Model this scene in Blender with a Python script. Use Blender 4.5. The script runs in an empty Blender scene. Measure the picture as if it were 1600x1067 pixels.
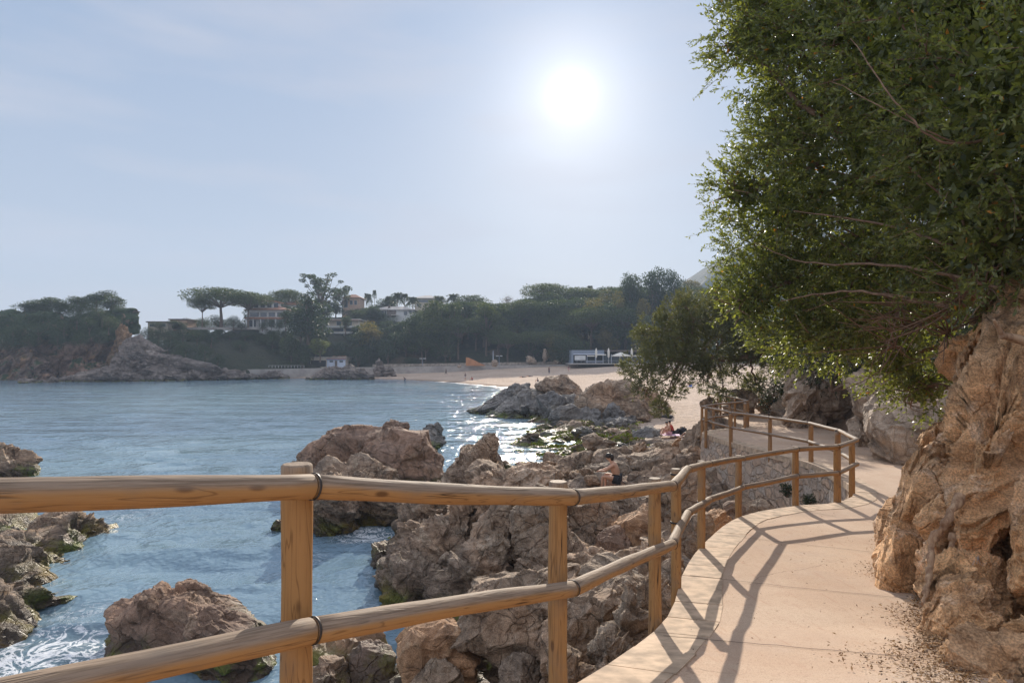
import bpy, bmesh, math, random
import numpy as np
from mathutils import Vector, Matrix, Euler
R = math.radians
random.seed(7)
S = bpy.context.scene
COL = S.collection
HC = 5.5            # camera height above the sea, metres
F = 1000.0          # focal length in photo pixels (photo 1600 wide)

# ---------------------------------------------------------------- camera
cam_d = bpy.data.cameras.new("camera")
cam_d.sensor_width = 36.0
cam_d.lens = 22.5
cam_d.shift_y = 26.5 / 1600.0
cam_d.clip_start = 0.05
cam_d.clip_end = 12000
cam = bpy.data.objects.new("camera", cam_d)
cam.location = (0, 0, HC)
cam.rotation_euler = (R(90), 0, 0)
COL.objects.link(cam)
S.camera = cam

# ---------------------------------------------------------------- sky, sun, exposure
SUN_DIR = Vector((0.092, 1.0, 0.410)).normalized()
SUN_EL = math.asin(SUN_DIR.z)
SUN_AZ = math.atan2(SUN_DIR.x, SUN_DIR.y)
W = bpy.data.worlds.new("World")
S.world = W
W.use_nodes = True
nt = W.node_tree
for n in list(nt.nodes):
    nt.nodes.remove(n)
wo = nt.nodes.new('ShaderNodeOutputWorld')
bg = nt.nodes.new('ShaderNodeBackground')
sky = nt.nodes.new('ShaderNodeTexSky')
sky.sky_type = 'NISHITA'
sky.sun_disc = False
sky.sun_elevation = SUN_EL
sky.sun_rotation = SUN_AZ
sky.air_density = 1.0
sky.dust_density = 1.2
sky.ozone_density = 2.5
bg.inputs['Strength'].default_value = 0.085
# thin bright veil round the low sun (a property of the sky, by direction)
geo = nt.nodes.new('ShaderNodeNewGeometry')
dot = nt.nodes.new('ShaderNodeVectorMath'); dot.operation = 'DOT_PRODUCT'
tc = nt.nodes.new('ShaderNodeTexCoord')
nt.links.new(tc.outputs['Generated'], dot.inputs[0])
dot.inputs[1].default_value = SUN_DIR
def wmath(op, a, b=None, clamp=False):
    m = nt.nodes.new('ShaderNodeMath'); m.operation = op; m.use_clamp = clamp
    for i, v in enumerate((a, b)):
        if v is None: continue
        if isinstance(v, (int, float)): m.inputs[i].default_value = v
        else: nt.links.new(v, m.inputs[i])
    return m.outputs[0]
dd = wmath('MAXIMUM', dot.outputs['Value'], 0.0)
g1 = wmath('ADD', wmath('MULTIPLY', wmath('POWER', dd, 2600.0), .55), wmath('MULTIPLY', wmath('POWER', dd, 300.0), .30))
g2 = wmath('MULTIPLY', wmath('POWER', dd, 60.0), .12)
gl = wmath('ADD', g1, g2)
noi = nt.nodes.new('ShaderNodeTexNoise'); noi.inputs['Scale'].default_value = 3.0
noi.inputs['Detail'].default_value = 5
mp = nt.nodes.new('ShaderNodeMapping'); mp.inputs['Scale'].default_value = (1, 1, 5)
nt.links.new(tc.outputs['Generated'], mp.inputs['Vector']); nt.links.new(mp.outputs[0], noi.inputs['Vector'])
# gentle grade of the sky: less yellow round the sun, more even towards the edges
mixc = nt.nodes.new('ShaderNodeMix'); mixc.data_type = 'RGBA'
SKY_MIX, SKY_HI, SKY_LO = 0.9, (2.85, 3.85, 5.6, 1), (4.9, 5.35, 6.0, 1)
mixc.inputs['Factor'].default_value = SKY_MIX
sep = nt.nodes.new('ShaderNodeSeparateXYZ'); nt.links.new(tc.outputs['Generated'], sep.inputs[0])
ramp = nt.nodes.new('ShaderNodeMix'); ramp.data_type = 'RGBA'
fz = wmath('MULTIPLY', sep.outputs['Z'], 1.9, True)
fz = wmath('POWER', fz, 0.8)
nt.links.new(fz, ramp.inputs['Factor'])
ramp.inputs['A'].default_value = SKY_LO
ramp.inputs['B'].default_value = SKY_HI
nt.links.new(sky.outputs[0], mixc.inputs['A']); nt.links.new(ramp.outputs['Result'], mixc.inputs['B'])
cl = nt.nodes.new('ShaderNodeMix'); cl.data_type = 'RGBA'
cf = wmath('MULTIPLY', wmath('SUBTRACT', noi.outputs['Fac'], 0.45, True), 2.2, True)
nt.links.new(cf, cl.inputs['Factor']); nt.links.new(mixc.outputs['Result'], cl.inputs['A'])
cl.inputs['B'].default_value = (5.4, 5.5, 6.2, 1)
fill_sky = nt.nodes.new('ShaderNodeMix'); fill_sky.data_type = 'RGBA'  # brighter unseen sky overhead and behind the camera, added to fill the shadows
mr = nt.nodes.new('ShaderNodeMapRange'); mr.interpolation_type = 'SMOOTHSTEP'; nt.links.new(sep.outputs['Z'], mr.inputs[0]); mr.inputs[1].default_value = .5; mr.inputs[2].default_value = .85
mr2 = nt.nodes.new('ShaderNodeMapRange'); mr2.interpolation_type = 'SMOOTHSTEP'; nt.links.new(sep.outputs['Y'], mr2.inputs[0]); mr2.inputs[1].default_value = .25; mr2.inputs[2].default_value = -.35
nt.links.new(wmath('MAXIMUM', mr.outputs[0], mr2.outputs[0]), fill_sky.inputs['Factor']); nt.links.new(cl.outputs['Result'], fill_sky.inputs['A']); fill_sky.inputs['B'].default_value = (6.6, 7.0, 8.3, 1)
cl = fill_sky
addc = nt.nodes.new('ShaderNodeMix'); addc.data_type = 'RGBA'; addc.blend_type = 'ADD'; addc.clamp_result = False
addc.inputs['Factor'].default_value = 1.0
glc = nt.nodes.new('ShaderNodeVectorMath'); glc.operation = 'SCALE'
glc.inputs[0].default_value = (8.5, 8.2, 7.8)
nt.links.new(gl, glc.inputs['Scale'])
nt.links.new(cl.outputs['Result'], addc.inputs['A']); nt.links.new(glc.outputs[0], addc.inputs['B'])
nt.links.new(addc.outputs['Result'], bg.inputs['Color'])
nt.links.new(bg.outputs[0], wo.inputs['Surface'])

sun_d = bpy.data.lights.new("sun", 'SUN')
sun_d.energy = 5.0
sun_d.angle = R(0.5)
sun_d.color = (1.0, 0.90, 0.77)
sun = bpy.data.objects.new("sun", sun_d)
sun.rotation_euler = SUN_DIR.to_track_quat('Z', 'Y').to_euler()
COL.objects.link(sun)
S.view_settings.view_transform = 'Standard'
S.view_settings.look = 'None'
S.view_settings.exposure = 0.47
S.view_settings.gamma = 1.0

# ---------------------------------------------------------------- helpers
def P(px, py, Y):
    """world point seen at photo pixel (px,py) at depth Y"""
    return np.array(((px - 800) / F * Y, Y, HC - (py - 560) / F * Y))

def _hash(ix, iy, iz, seed):
    h = (ix * 374761393 + iy * 668265263 + iz * 2147483647 + seed * 1274126177) & 0xFFFFFFFF
    h = ((h ^ (h >> 13)) * 1274126177) & 0xFFFFFFFF
    h = (h ^ (h >> 16)) & 0xFFFFFFFF
    return h
def noise3(p, seed=0):
    p = np.asarray(p, float)
    i = np.floor(p).astype(np.int64); f = p - i
    u = f * f * f * (f * (f * 6 - 15) + 10)
    out = 0
    for dx in (0, 1):
        wx = u[:, 0] if dx else 1 - u[:, 0]
        for dy in (0, 1):
            wy = u[:, 1] if dy else 1 - u[:, 1]
            for dz in (0, 1):
                wz = u[:, 2] if dz else 1 - u[:, 2]
                h = _hash(i[:, 0] + dx, i[:, 1] + dy, i[:, 2] + dz, seed)
                gx = (h & 1023) / 511.5 - 1; gy = ((h >> 10) & 1023) / 511.5 - 1; gz = ((h >> 20) & 1023) / 511.5 - 1
                out = out + wx * wy * wz * (gx * (f[:, 0] - dx) + gy * (f[:, 1] - dy) + gz * (f[:, 2] - dz))
    return out * 1.3
def fbm(p, oct=4, seed=0, ridged=False):
    p = np.asarray(p, float); s = 0; a = 1.0; t = 0
    for k in range(oct):
        n = noise3(p, seed + k * 17)
        s = s + a * ((1 - 2.4 * np.abs(n)) if ridged else n); t += a
        p = p * 2.03 + 11.3; a *= 0.5
    return s / t

class Geo:
    def __init__(s): s.v = []; s.f = []; s.n = 0
    def add(s, V, *Fs):
        V = np.asarray(V, float).reshape(-1, 3)
        s.v.append(V)
        for Fa in Fs:
            Fa = np.asarray(Fa, np.int64)
            if len(Fa): s.f.append(Fa + s.n)
        s.n += len(V); return s
    def box(s, x0, x1, y0, y1, z0, z1):
        V = [(x, y, z) for z in (z0, z1) for y in (y0, y1) for x in (x0, x1)]
        return s.add(V, [(0, 2, 3, 1), (4, 5, 7, 6), (0, 1, 5, 4), (2, 6, 7, 3), (0, 4, 6, 2), (1, 3, 7, 5)])
    def tube(s, pts, rad, sides=8, cap=True):
        pts = np.asarray(pts, float); m = len(pts)
        rad = np.broadcast_to(np.asarray(rad, float), (m,)) if np.ndim(rad) <= 1 else rad
        tan = np.gradient(pts, axis=0); tan /= np.linalg.norm(tan, axis=1)[:, None] + 1e-9
        up = np.array((0, 0, 1.0)) if abs(tan[0, 2]) < .9 else np.array((1.0, 0, 0))
        a = np.cross(tan, up); a /= np.linalg.norm(a, axis=1)[:, None] + 1e-9
        b = np.cross(tan, a)
        th = np.linspace(0, 2 * math.pi, sides, endpoint=False)
        V = pts[:, None, :] + rad[:, None, None] * (np.cos(th)[None, :, None] * a[:, None, :] + np.sin(th)[None, :, None] * b[:, None, :])
        i = np.arange(m - 1)[:, None] * sides; j = np.arange(sides)[None, :]; k = (j + 1) % sides
        Q = np.stack([i + j, i + k, i + sides + k, i + sides + j], -1).reshape(-1, 4)
        s.add(V.reshape(-1, 3), Q)
        if cap:
            for e, fl in ((0, 0), (m - 1, 1)):
                n0 = s.n; s.add(np.vstack([V[e], pts[e][None]]))
                T = [((n0 + q), n0 + (q + 1) % sides, n0 + sides) for q in range(sides)]
                if fl == 0: T = [t[::-1] for t in T]
                s.f.append(np.array(T))
        return s
    def mesh(s, name, smooth=False):
        V = np.vstack(s.v)
        me = bpy.data.meshes.new(name)
        me.vertices.add(len(V)); me.vertices.foreach_set('co', V.ravel())
        loops = np.concatenate([f.ravel() for f in s.f])
        sizes = np.concatenate([np.full(len(f), f.shape[1]) for f in s.f])
        me.loops.add(len(loops)); me.loops.foreach_set('vertex_index', loops)
        me.polygons.add(len(sizes))
        st = np.concatenate([[0], np.cumsum(sizes)[:-1]])
        me.polygons.foreach_set('loop_start', st)
        me.update(calc_edges=True)
        me.polygons.foreach_set('use_smooth', np.full(len(sizes), bool(smooth)))
        me.validate()
        return me
    def obj(s, name, mat, parent=None, smooth=False, loc=None):
        me = s.mesh(name, smooth)
        me.materials.append(mat)
        o = bpy.data.objects.new(name, me)
        COL.objects.link(o)
        if loc is not None: o.location = loc
        if parent is not None: o.parent = parent
        return o
def tag(o, label=None, cat=None, group=None, kind=None):
    if label: o['label'] = label
    if cat: o['category'] = cat
    if group: o['group'] = group
    if kind: o['kind'] = kind
    return o
def empty(name, loc=(0, 0, 0), rz=0, label=None, cat=None, group=None):
    o = bpy.data.objects.new(name, None); COL.objects.link(o)
    o.location = loc; o.rotation_euler = (0, 0, rz); o.empty_display_size = .2
    return tag(o, label, cat, group)
def copy_tree(o, parent=None):
    c = o.copy(); COL.objects.link(c); c.parent = parent
    for ch in o.children: copy_tree(ch, c)
    return c

# ---------------------------------------------------------------- materials
class M_:
    def __init__(s, name):
        s.m = bpy.data.materials.new(name); s.m.use_nodes = True
        s.t = s.m.node_tree; s.t.nodes.clear()
        s.out = s.t.nodes.new('ShaderNodeOutputMaterial')
        s.b = s.t.nodes.new('ShaderNodeBsdfPrincipled')
        s.t.links.new(s.b.outputs[0], s.out.inputs['Surface'])
    def n(s, typ, _out=0, **kw):
        nd = s.t.nodes.new('ShaderNode' + typ)
        for k, v in kw.items():
            if k.startswith('_'): setattr(nd, k[1:], v); continue
            key = int(k[1:]) if k[0] == 'i' and k[1:].isdigit() else k.replace('_', ' ')
            inp = nd.inputs[key]
            if isinstance(v, bpy.types.NodeSocket): s.t.links.new(v, inp)
            else: inp.default_value = v
        return nd.outputs[_out]
    def math(s, op, a, b=0.0, c=0.0, clamp=False):
        nd = s.t.nodes.new('ShaderNodeMath'); nd.operation = op; nd.use_clamp = clamp
        for i, v in enumerate((a, b, c)):
            if isinstance(v, bpy.types.NodeSocket): s.t.links.new(v, nd.inputs[i])
            else: nd.inputs[i].default_value = v
        return nd.outputs[0]
    def mix(s, f, a, b, blend='MIX'):
        nd = s.t.nodes.new('ShaderNodeMix'); nd.data_type = 'RGBA'; nd.blend_type = blend
        for k, v in (('Factor', f), ('A', a), ('B', b)):
            inp = nd.inputs[k] if k == 'Factor' else [i for i in nd.inputs if i.name == k and i.type == 'RGBA'][0]
            if k == 'Factor': inp = nd.inputs[0]
            if isinstance(v, bpy.types.NodeSocket): s.t.links.new(v, inp)
            else: inp.default_value = v if k == 'Factor' else (*v[:3], 1)
        return [o for o in nd.outputs if o.type == 'RGBA'][0]
    def rng(s, v, a, b, c=0.0, d=1.0, smooth=True):
        nd = s.t.nodes.new('ShaderNodeMapRange'); nd.interpolation_type = 'SMOOTHSTEP' if smooth else 'LINEAR'
        s.t.links.new(v, nd.inputs[0])
        for i, x in enumerate((a, b, c, d)): nd.inputs[i + 1].default_value = x
        return nd.outputs[0]
    def noise(s, vec, scale, detail=4, rough=.55, dist=0.0):
        return s.n('TexNoise', Vector=vec, Scale=scale, Detail=detail, Roughness=rough, Distortion=dist)
    def pos(s): return s.n('NewGeometry', 0)
    def nz(s):
        g = s.t.nodes.new('ShaderNodeNewGeometry'); sx = s.t.nodes.new('ShaderNodeSeparateXYZ')
        s.t.links.new(g.outputs['Normal'], sx.inputs[0]); return sx.outputs[2]
    def xyz(s, v):
        sx = s.t.nodes.new('ShaderNodeSeparateXYZ'); s.t.links.new(v, sx.inputs[0]); return sx.outputs
    def mapping(s, v, scale=(1, 1, 1), rot=(0, 0, 0)):
        return s.n('Mapping', Vector=v, Scale=scale, Rotation=rot)
    def set(s, **kw):
        for k, v in kw.items():
            inp = s.b.inputs[k.replace('_', ' ')]
            if isinstance(v, bpy.types.NodeSocket): s.t.links.new(v, inp)
            elif isinstance(v, (tuple, list)): inp.default_value = (*v[:3], 1)
            else: inp.default_value = v
        return s
    def bump(s, h, strength=.5, dist=.02, nrm=None):
        nd = s.t.nodes.new('ShaderNodeBump'); nd.inputs['Strength'].default_value = strength
        nd.inputs['Distance'].default_value = dist; s.t.links.new(h, nd.inputs['Height'])
        if nrm is not None: s.t.links.new(nrm, nd.inputs['Normal'])
        return nd.outputs[0]

def plain(name, col, rough=.7, metal=0.0, var=.15, scale=6.0, bump=0.0):
    m = M_(name); p = m.pos()
    nz = m.noise(p, scale, 5)
    f = m.rng(nz, .3, .7, 0, 1)
    c = m.mix(f, [x * (1 - var) for x in col], [min(1, x * (1 + var)) for x in col])
    m.set(Base_Color=c, Roughness=rough, Metallic=metal)
    if bump: m.set(Normal=m.bump(nz, .5, bump))
    return m.m

def rock_mat(name, c1, c2, c3, big=.5, crack=1.1, algae=True, strata=None, bd=.06, green=None, spk=1.0, droppings=False, mott=1.0):
    m = M_(name); p = m.pos()
    warp = m.n('VectorMath', _operation='ADD', i0=p, i1=m.n('VectorMath', _operation='SCALE', i0=m.n('TexNoise', 1, Vector=p, Scale=1.6 * crack, Detail=3), Scale=.5 / crack))
    n1 = m.noise(p, big, 5, .6, .4)
    n2 = m.noise(p, big * 9, 8, .72)
    n3 = m.noise(p, 70 * spk, 2, .6)
    c = m.mix(m.rng(n1, .36, .62), c1, c2)
    c = m.mix(m.rng(m.noise(p, big * 3.1, 6, .7, .6), .52, .68, 0, .75), c, c3)
    c = m.mix(m.rng(n2, .3, .75, 0, 1), [.55] * 3, [1.5] * 3) if False else m.mix(1.0, c, m.mix(m.rng(n2, .28, .72), (1 - .42 * mott, 1 - .45 * mott, 1 - .48 * mott), (1 + .4 * mott,) * 3), 'MULTIPLY')
    c = m.mix(.55, c, m.mix(m.rng(n3, .35, .65), (.5, .48, .46), (1.5, 1.5, 1.5)), 'MULTIPLY')
    vo = m.n('TexVoronoi', _feature='DISTANCE_TO_EDGE', Vector=warp, Scale=crack)
    cr = m.rng(vo, 0, .045, 0, 1)
    vo2 = m.n('TexVoronoi', _feature='DISTANCE_TO_EDGE', Vector=warp, Scale=crack * 3.3)
    cr2 = m.rng(vo2, 0, .05, 0, 1)
    crm = m.math('MULTIPLY_ADD', cr2, .35, m.math('MULTIPLY', cr, .65))
    c = m.mix(m.math('MULTIPLY', m.math('SUBTRACT', 1.0, crm), m.rng(m.noise(p, big * 2.3, 4, .7), .45, .6, .0, .65)), c, (.06, .045, .035))      # patchy dark brown along the joints
    rough = .82
    if algae:
        z = m.xyz(p)[2]
        zz = m.math('ADD', z, m.math('MULTIPLY', m.math('SUBTRACT', m.noise(p, .9, 5, .7), .5), 1.5))
        wet = m.rng(zz, .2, .85, 1, 0)
        c = m.mix(m.math('MULTIPLY', wet, .72), c, (.035, .028, .02))
        am = m.math('MULTIPLY', m.rng(zz, .1, .65, 1, 0), m.rng(m.noise(p, 1.4, 6, .7), .44, .56))
        ac = m.mix(m.rng(m.noise(p, .35, 3), .4, .6), (.22, .14, .025), (.16, .19, .03))
        c = m.mix(m.math('MULTIPLY', am, .85), c, ac)
        rough = m.math('SUBTRACT', .85, m.math('MULTIPLY', wet, .45))
    if green:
        gm = m.math('MULTIPLY', m.rng(m.noise(p, green[0], 6, .7), green[1], green[1] + .08), m.rng(m.nz(), -.2, .35))
        if len(green) > 3: gm = m.math('MAXIMUM', gm, m.math('MULTIPLY', m.rng(m.math('ADD', m.xyz(p)[2], m.math('MULTIPLY', m.noise(p, .12, 4, .7), 9)), green[3], green[3] + 2), m.rng(m.noise(p, .5, 4), .3, .45)))
        c = m.mix(gm, c, green[2])
    if droppings:
        dm = m.rng(m.noise(m.mapping(p, (1, 1, .55)), 3.3, 6, .8, 1.2), .675, .71)
        c = m.mix(m.math('MULTIPLY', dm, .6), c, (.42, .45, .50))
    h = m.math('ADD', m.math('MULTIPLY', n2, 1.15), m.math('MULTIPLY', crm, .9))
    if strata:
        sp = m.mapping(p, strata[0], strata[1])
        st = m.noise(sp, 1.0, 5, .7, .3)
        h = m.math('ADD', h, m.math('MULTIPLY', st, 1.4))
        c = m.mix(1.0, c, m.mix(m.rng(st, .35, .65), (.72, .7, .68), (1.22, 1.22, 1.22)), 'MULTIPLY')
    nb = m.bump(h, .95, bd)
    nb = m.bump(n3, .45, .012 / spk, nb)
    m.set(Base_Color=c, Roughness=rough, Normal=nb)
    m.b.inputs['Specular IOR Level'].default_value = .3
    return m.m

def leaf_mat(name, c1, c2, c3=None, trans=.35, rough=.45, rare=.03, spec=.5):
    m = M_(name)
    g = m.t.nodes.new('ShaderNodeNewGeometry')
    rnd = g.outputs['Random Per Island']
    oi = m.t.nodes.new('ShaderNodeObjectInfo')
    c = m.mix(rnd, c1, c2)
    if c3 is not None:
        c = m.mix(m.math('LESS_THAN', m.math('FRACT', m.math('MULTIPLY', rnd, 37.7)), rare), c, c3)
    c = m.mix(m.rng(oi.outputs['Random'], 0, 1, 0, 1, False), m.mix(1.0, c, (.72, .8, .85), 'MULTIPLY'), m.mix(1.0, c, (1.25, 1.15, .95), 'MULTIPLY'))
    m.set(Base_Color=c, Roughness=rough)
    m.b.inputs['Specular IOR Level'].default_value = spec
    tr = m.t.nodes.new('ShaderNodeBsdfTranslucent')
    m.t.links.new(m.mix(1.0, c, (2.5, 2.4, .9), 'MULTIPLY'), tr.inputs['Color'])
    ms = m.t.nodes.new('ShaderNodeMixShader'); ms.inputs[0].default_value = trans
    m.t.links.new(m.b.outputs[0], ms.inputs[1]); m.t.links.new(tr.outputs[0], ms.inputs[2])
    m.t.links.new(ms.outputs[0], m.out.inputs['Surface'])
    return m.m

def wood_mat(name, base=(.50, .27, .09), dark=(.24, .115, .035), grey=(.30, .255, .21), top=.75):
    m = M_(name); oc = m.t.nodes.new('ShaderNodeTexCoord').outputs['Object']
    oi = m.t.nodes.new('ShaderNodeObjectInfo').outputs['Random']
    off = m.n('VectorMath', _operation='ADD', i0=oc, i1=m.n('CombineXYZ', X=m.math('MULTIPLY', oi, 7), Y=m.math('MULTIPLY', oi, 13), Z=m.math('MULTIPLY', oi, 29)))
    lp = m.mapping(off, (10, 10, .8))
    g = m.noise(lp, 1.0, 3, .5, .5)
    band = m.math('ABSOLUTE', m.math('SINE', m.math('MULTIPLY', g, 42)))
    fine = m.noise(m.mapping(off, (90, 90, 3)), 1, 4, .7)
    kn = m.n('TexVoronoi', Vector=m.mapping(off, (9, 9, 3.2)), Scale=1.0)
    knm = m.rng(kn, .05, .13, 1, 0)
    c = m.mix(m.math('MULTIPLY', m.rng(band, .0, .35, 1, 0), .65), base, dark)
    c = m.mix(m.math('MULTIPLY', m.rng(fine, .5, .75), .45), c, dark)
    c = m.mix(m.math('MULTIPLY', knm, .8), c, (.10, .045, .02))
    chk = m.noise(m.mapping(off, (26, 26, .9)), 1, 2, .4)
    crk = m.math('MULTIPLY', m.rng(m.math('ABSOLUTE', m.math('SUBTRACT', chk, .5)), 0, .012, 1, 0), m.rng(m.noise(off, 2.5, 2), .5, .62))
    c = m.mix(crk, c, (.04, .02, .012))
    w = m.rng(m.math('ADD', m.nz(), m.math('MULTIPLY', m.math('SUBTRACT', g, .5), .8)), -.05, .45)
    gc = m.mix(m.rng(fine, .4, .65), [x * 1.15 for x in grey], [x * .6 for x in grey])
    c = m.mix(m.math('MULTIPLY', w, top), c, gc)
    stain = m.rng(m.noise(off, 3.0, 4, .6), .5, .72, 0, .45)
    c = m.mix(stain, c, [x * .7 for x in grey])
    h = m.math('SUBTRACT', m.math('ADD', fine, m.math('MULTIPLY', band, .4)), m.math('MULTIPLY', crk, 2.5))
    m.set(Base_Color=c, Roughness=.7, Normal=m.bump(h, .6, .003))
    m.b.inputs['Specular IOR Level'].default_value = .15
    return m.m

# ---------------------------------------------------------------- rock shapes
_ico = {}
def ico(l):
    if l not in _ico:
        bm = bmesh.new(); bmesh.ops.create_icosphere(bm, subdivisions=l, radius=1)
        _ico[l] = (np.array([v.co[:] for v in bm.verts]), np.array([[v.index for v in f.verts] for f in bm.faces])); bm.free()
    return _ico[l]
def rotm(e): return np.array(Euler(e).to_matrix())
def worley(p, seed=0):
    """F1, F2, random value of the nearest cell, tilt of the nearest cell"""
    p = np.asarray(p, float); i0 = np.floor(p).astype(np.int64)
    f1 = np.full(len(p), 9.0); f2 = np.full(len(p), 9.0); cv = np.zeros(len(p)); tilt = np.zeros(len(p))
    for dx in (-1, 0, 1):
        for dy in (-1, 0, 1):
            for dz in (-1, 0, 1):
                ci = i0 + (dx, dy, dz); h = _hash(ci[:, 0], ci[:, 1], ci[:, 2], seed); h2 = _hash(ci[:, 0], ci[:, 1], ci[:, 2], seed + 91)
                fp = ci + np.stack([(h & 1023), (h >> 10) & 1023, (h >> 20) & 1023], 1) / 1023.0
                d = p - fp; D = np.sqrt((d ** 2).sum(1)); c = D < f1
                g = np.stack([(h2 & 1023), (h2 >> 10) & 1023, (h2 >> 20) & 1023], 1) / 511.5 - 1
                f2 = np.where(c, f1, np.minimum(f2, D)); cv = np.where(c, (h >> 5 & 1023) / 1023.0, cv); tilt = np.where(c, (g * d).sum(1), tilt); f1 = np.where(c, D, f1)
    return f1, f2, cv, tilt
def facets(p, seed=0, g=.95, b=.42):
    """continuous jointed-block height: upper envelope of tilted domes, one per cell; and distance to the joint"""
    p = np.asarray(p, float); i0 = np.floor(p).astype(np.int64); h1 = np.full(len(p), -9.0); h2 = np.full(len(p), -9.0)
    for dx in (-1, 0, 1):
        for dy in (-1, 0, 1):
            for dz in (-1, 0, 1):
                ci = i0 + (dx, dy, dz); h = _hash(ci[:, 0], ci[:, 1], ci[:, 2], seed); k = _hash(ci[:, 0], ci[:, 1], ci[:, 2], seed + 91)
                d = p - (ci + np.stack([(h & 1023), (h >> 10) & 1023, (h >> 20) & 1023], 1) / 1023.0)
                t = np.stack([(k & 1023), (k >> 10) & 1023, (k >> 20) & 1023], 1) / 511.5 - 1
                v = (k >> 7 & 255) / 255.0 * .5 + (t * d).sum(1) * g - b * (d ** 2).sum(1)
                h2 = np.where(v > h1, h1, np.maximum(h2, v)); h1 = np.maximum(h1, v)
    return h1, h1 - h2
def rockify(Wd, nd, rm, seed, rough, fq, strata, samp, frac=1.0):
    sc = fq / rm; off = seed * 3.71; rs = np.random.RandomState(seed + 5)
    warp = np.stack([noise3(Wd * 2.1 * sc + off + k * 31.7, seed + k) for k in range(3)], 1) * .10 / sc
    q = Wd + warp
    disp = rough * rm * (.9 * fbm(Wd * .9 * sc + off, 3, seed) + .10 * fbm(Wd * 5.0 * sc + off, 5, seed + 3) + .16 * (fbm(Wd * 9.0 * sc + off, 3, seed + 5, True) - .4))
    Rm = rotm(strata) if strata is not None else rotm((rs.uniform(-.6, .6), rs.uniform(-.6, .6), rs.uniform(0, 3)))
    qs = (q @ Rm) * (np.array([.62, .75, 2.0]) if strata is not None else np.array([.7, .95, 1.45]))
    if strata is not None: disp = disp + samp * .6 * rm * (fbm((Wd @ Rm) * np.array([.45, .45, 3.4]) * sc * 1.3 + off, 4, seed + 9, True) - .45)
    for s, am, gr in ((1.05, .56, .08), (2.3, -.28, -.04), (5.2, -.095, -.014), (11., -.022, -.004)):
        h, e = facets(qs * s * sc + off, seed + int(s * 10))
        e = np.clip(e / .10, 0, 1)
        disp = disp + frac * rm * (am * (h - .82) - gr * (1 - e)) * (rough / .09)
    return Wd + nd * disp[:, None]
def blob(c, r, seed, lvl=6, rot=(0, 0, 0), planes=16, cut=(.62, 1.0), rough=.10, fq=1.0, strata=None, samp=.0, lean=(0, 0), taper=0.0, frac=1.0):
    rs = np.random.RandomState(seed)
    V, T = ico(lvl)
    nrm = rs.normal(size=(planes, 3)); nrm /= np.linalg.norm(nrm, axis=1)[:, None]
    d = rs.uniform(cut[0], cut[1], planes)
    q = V @ nrm.T
    rad = np.where(q > .05, d[None] / np.maximum(q, .05), 9)
    r0 = np.minimum(rad.min(1), 1.12)
    U = V * r0[:, None]
    if taper: U[:, :2] *= (1 - taper * (U[:, 2:3] * .5 + .5))
    r = np.asarray(r, float)
    Wd = (U * r) @ rotm(rot).T
    Wd[:, 0] += lean[0] * Wd[:, 2]; Wd[:, 1] += lean[1] * Wd[:, 2]
    return rockify(Wd, V @ rotm(rot).T, float(np.mean(r)), seed, rough, fq, strata, samp, frac) + np.asarray(c, float), T
def outline_rock(pts, Y, T_, seed, lvl=7, rough=.09, fq=1.0, strata=None, samp=0.0, frac=1.0, rm=None, planes=7, leany=0.0):
    """rock mass whose frontal silhouette follows an outline; real thickness T_ metres either side of depth Y"""
    w = np.array([P(x, y, Y) for x, y in pts])[:, [0, 2]]; c = w.mean(0)
    fine = np.vstack([w[i] + (w[(i + 1) % len(w)] - w[i]) * np.linspace(0, 1, 12, endpoint=False)[:, None] for i in range(len(w))]) - c
    an = np.arctan2(fine[:, 1], fine[:, 0]); ra = np.hypot(*fine.T); o = np.argsort(an); an, ra = an[o], ra[o]
    V, T = ico(lvl); th = np.arctan2(V[:, 2], V[:, 0]); rho = np.sqrt(V[:, 0] ** 2 + V[:, 2] ** 2)
    R0 = np.interp(th, np.r_[an[-1] - 2 * math.pi, an, an[0] + 2 * math.pi], np.r_[ra[-1], ra, ra[0]])
    wq = np.clip(rho / .8, 0, 1) ** 2; R0 = R0 * wq + np.minimum(R0, np.percentile(ra, 35)) * (1 - wq) * .5 + np.percentile(ra, 35) * (1 - wq) * .5
    rs = np.random.RandomState(seed); dep = np.sign(V[:, 1]) * np.abs(V[:, 1]) ** .75 * T_
    rr = R0 * rho ** .8
    Wd = np.stack([c[0] + rr * np.cos(th), Y + dep, c[1] + rr * np.sin(th)], 1)
    for k in range(planes):   # plane cuts on the faces towards and away from the viewer
        n = rs.normal(size=3) * (.5, 0, .5) + (0, rs.choice([-1, -1, 1]), 0); n /= np.linalg.norm(n); d = rs.uniform(.55, .95) * T_
        s = (Wd - (c[0], Y, c[1])) @ n - d - .25 * np.abs((Wd - (c[0], Y, c[1])) @ np.cross(n, (0, .1, 1))); s = np.maximum(s, 0) * .8
        Wd[:, 1] -= s * n[1]
    Wd[:, 0] += (Wd[:, 1] - Y) * c[0] / Y      # the mass runs back along the line it is seen on
    Wd[:, 1] += leany * (Wd[:, 2] - c[1])
    nd = np.stack([np.cos(th) * rho, V[:, 1], np.sin(th) * rho], 1)
    if rm is None: rm = min(float(T_), float(ra.mean()))
    return rockify(Wd, nd, rm, seed, rough, fq, strata, samp, frac), T
def px_blob(x0, x1, y0, y1, Y, seed, depth=.8, **kw):
    """rock mass filling a photo box at depth Y"""
    a = P(x0, y1, Y); b = P(x1, y0, Y)
    c = (a + b) / 2
    rx = (b[0] - a[0]) / 2 * 1.08; rz = (b[2] - a[2]) / 2 * 1.1
    return blob(c, (rx, max(rx, rz) * depth, rz), seed, **kw)
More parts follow.
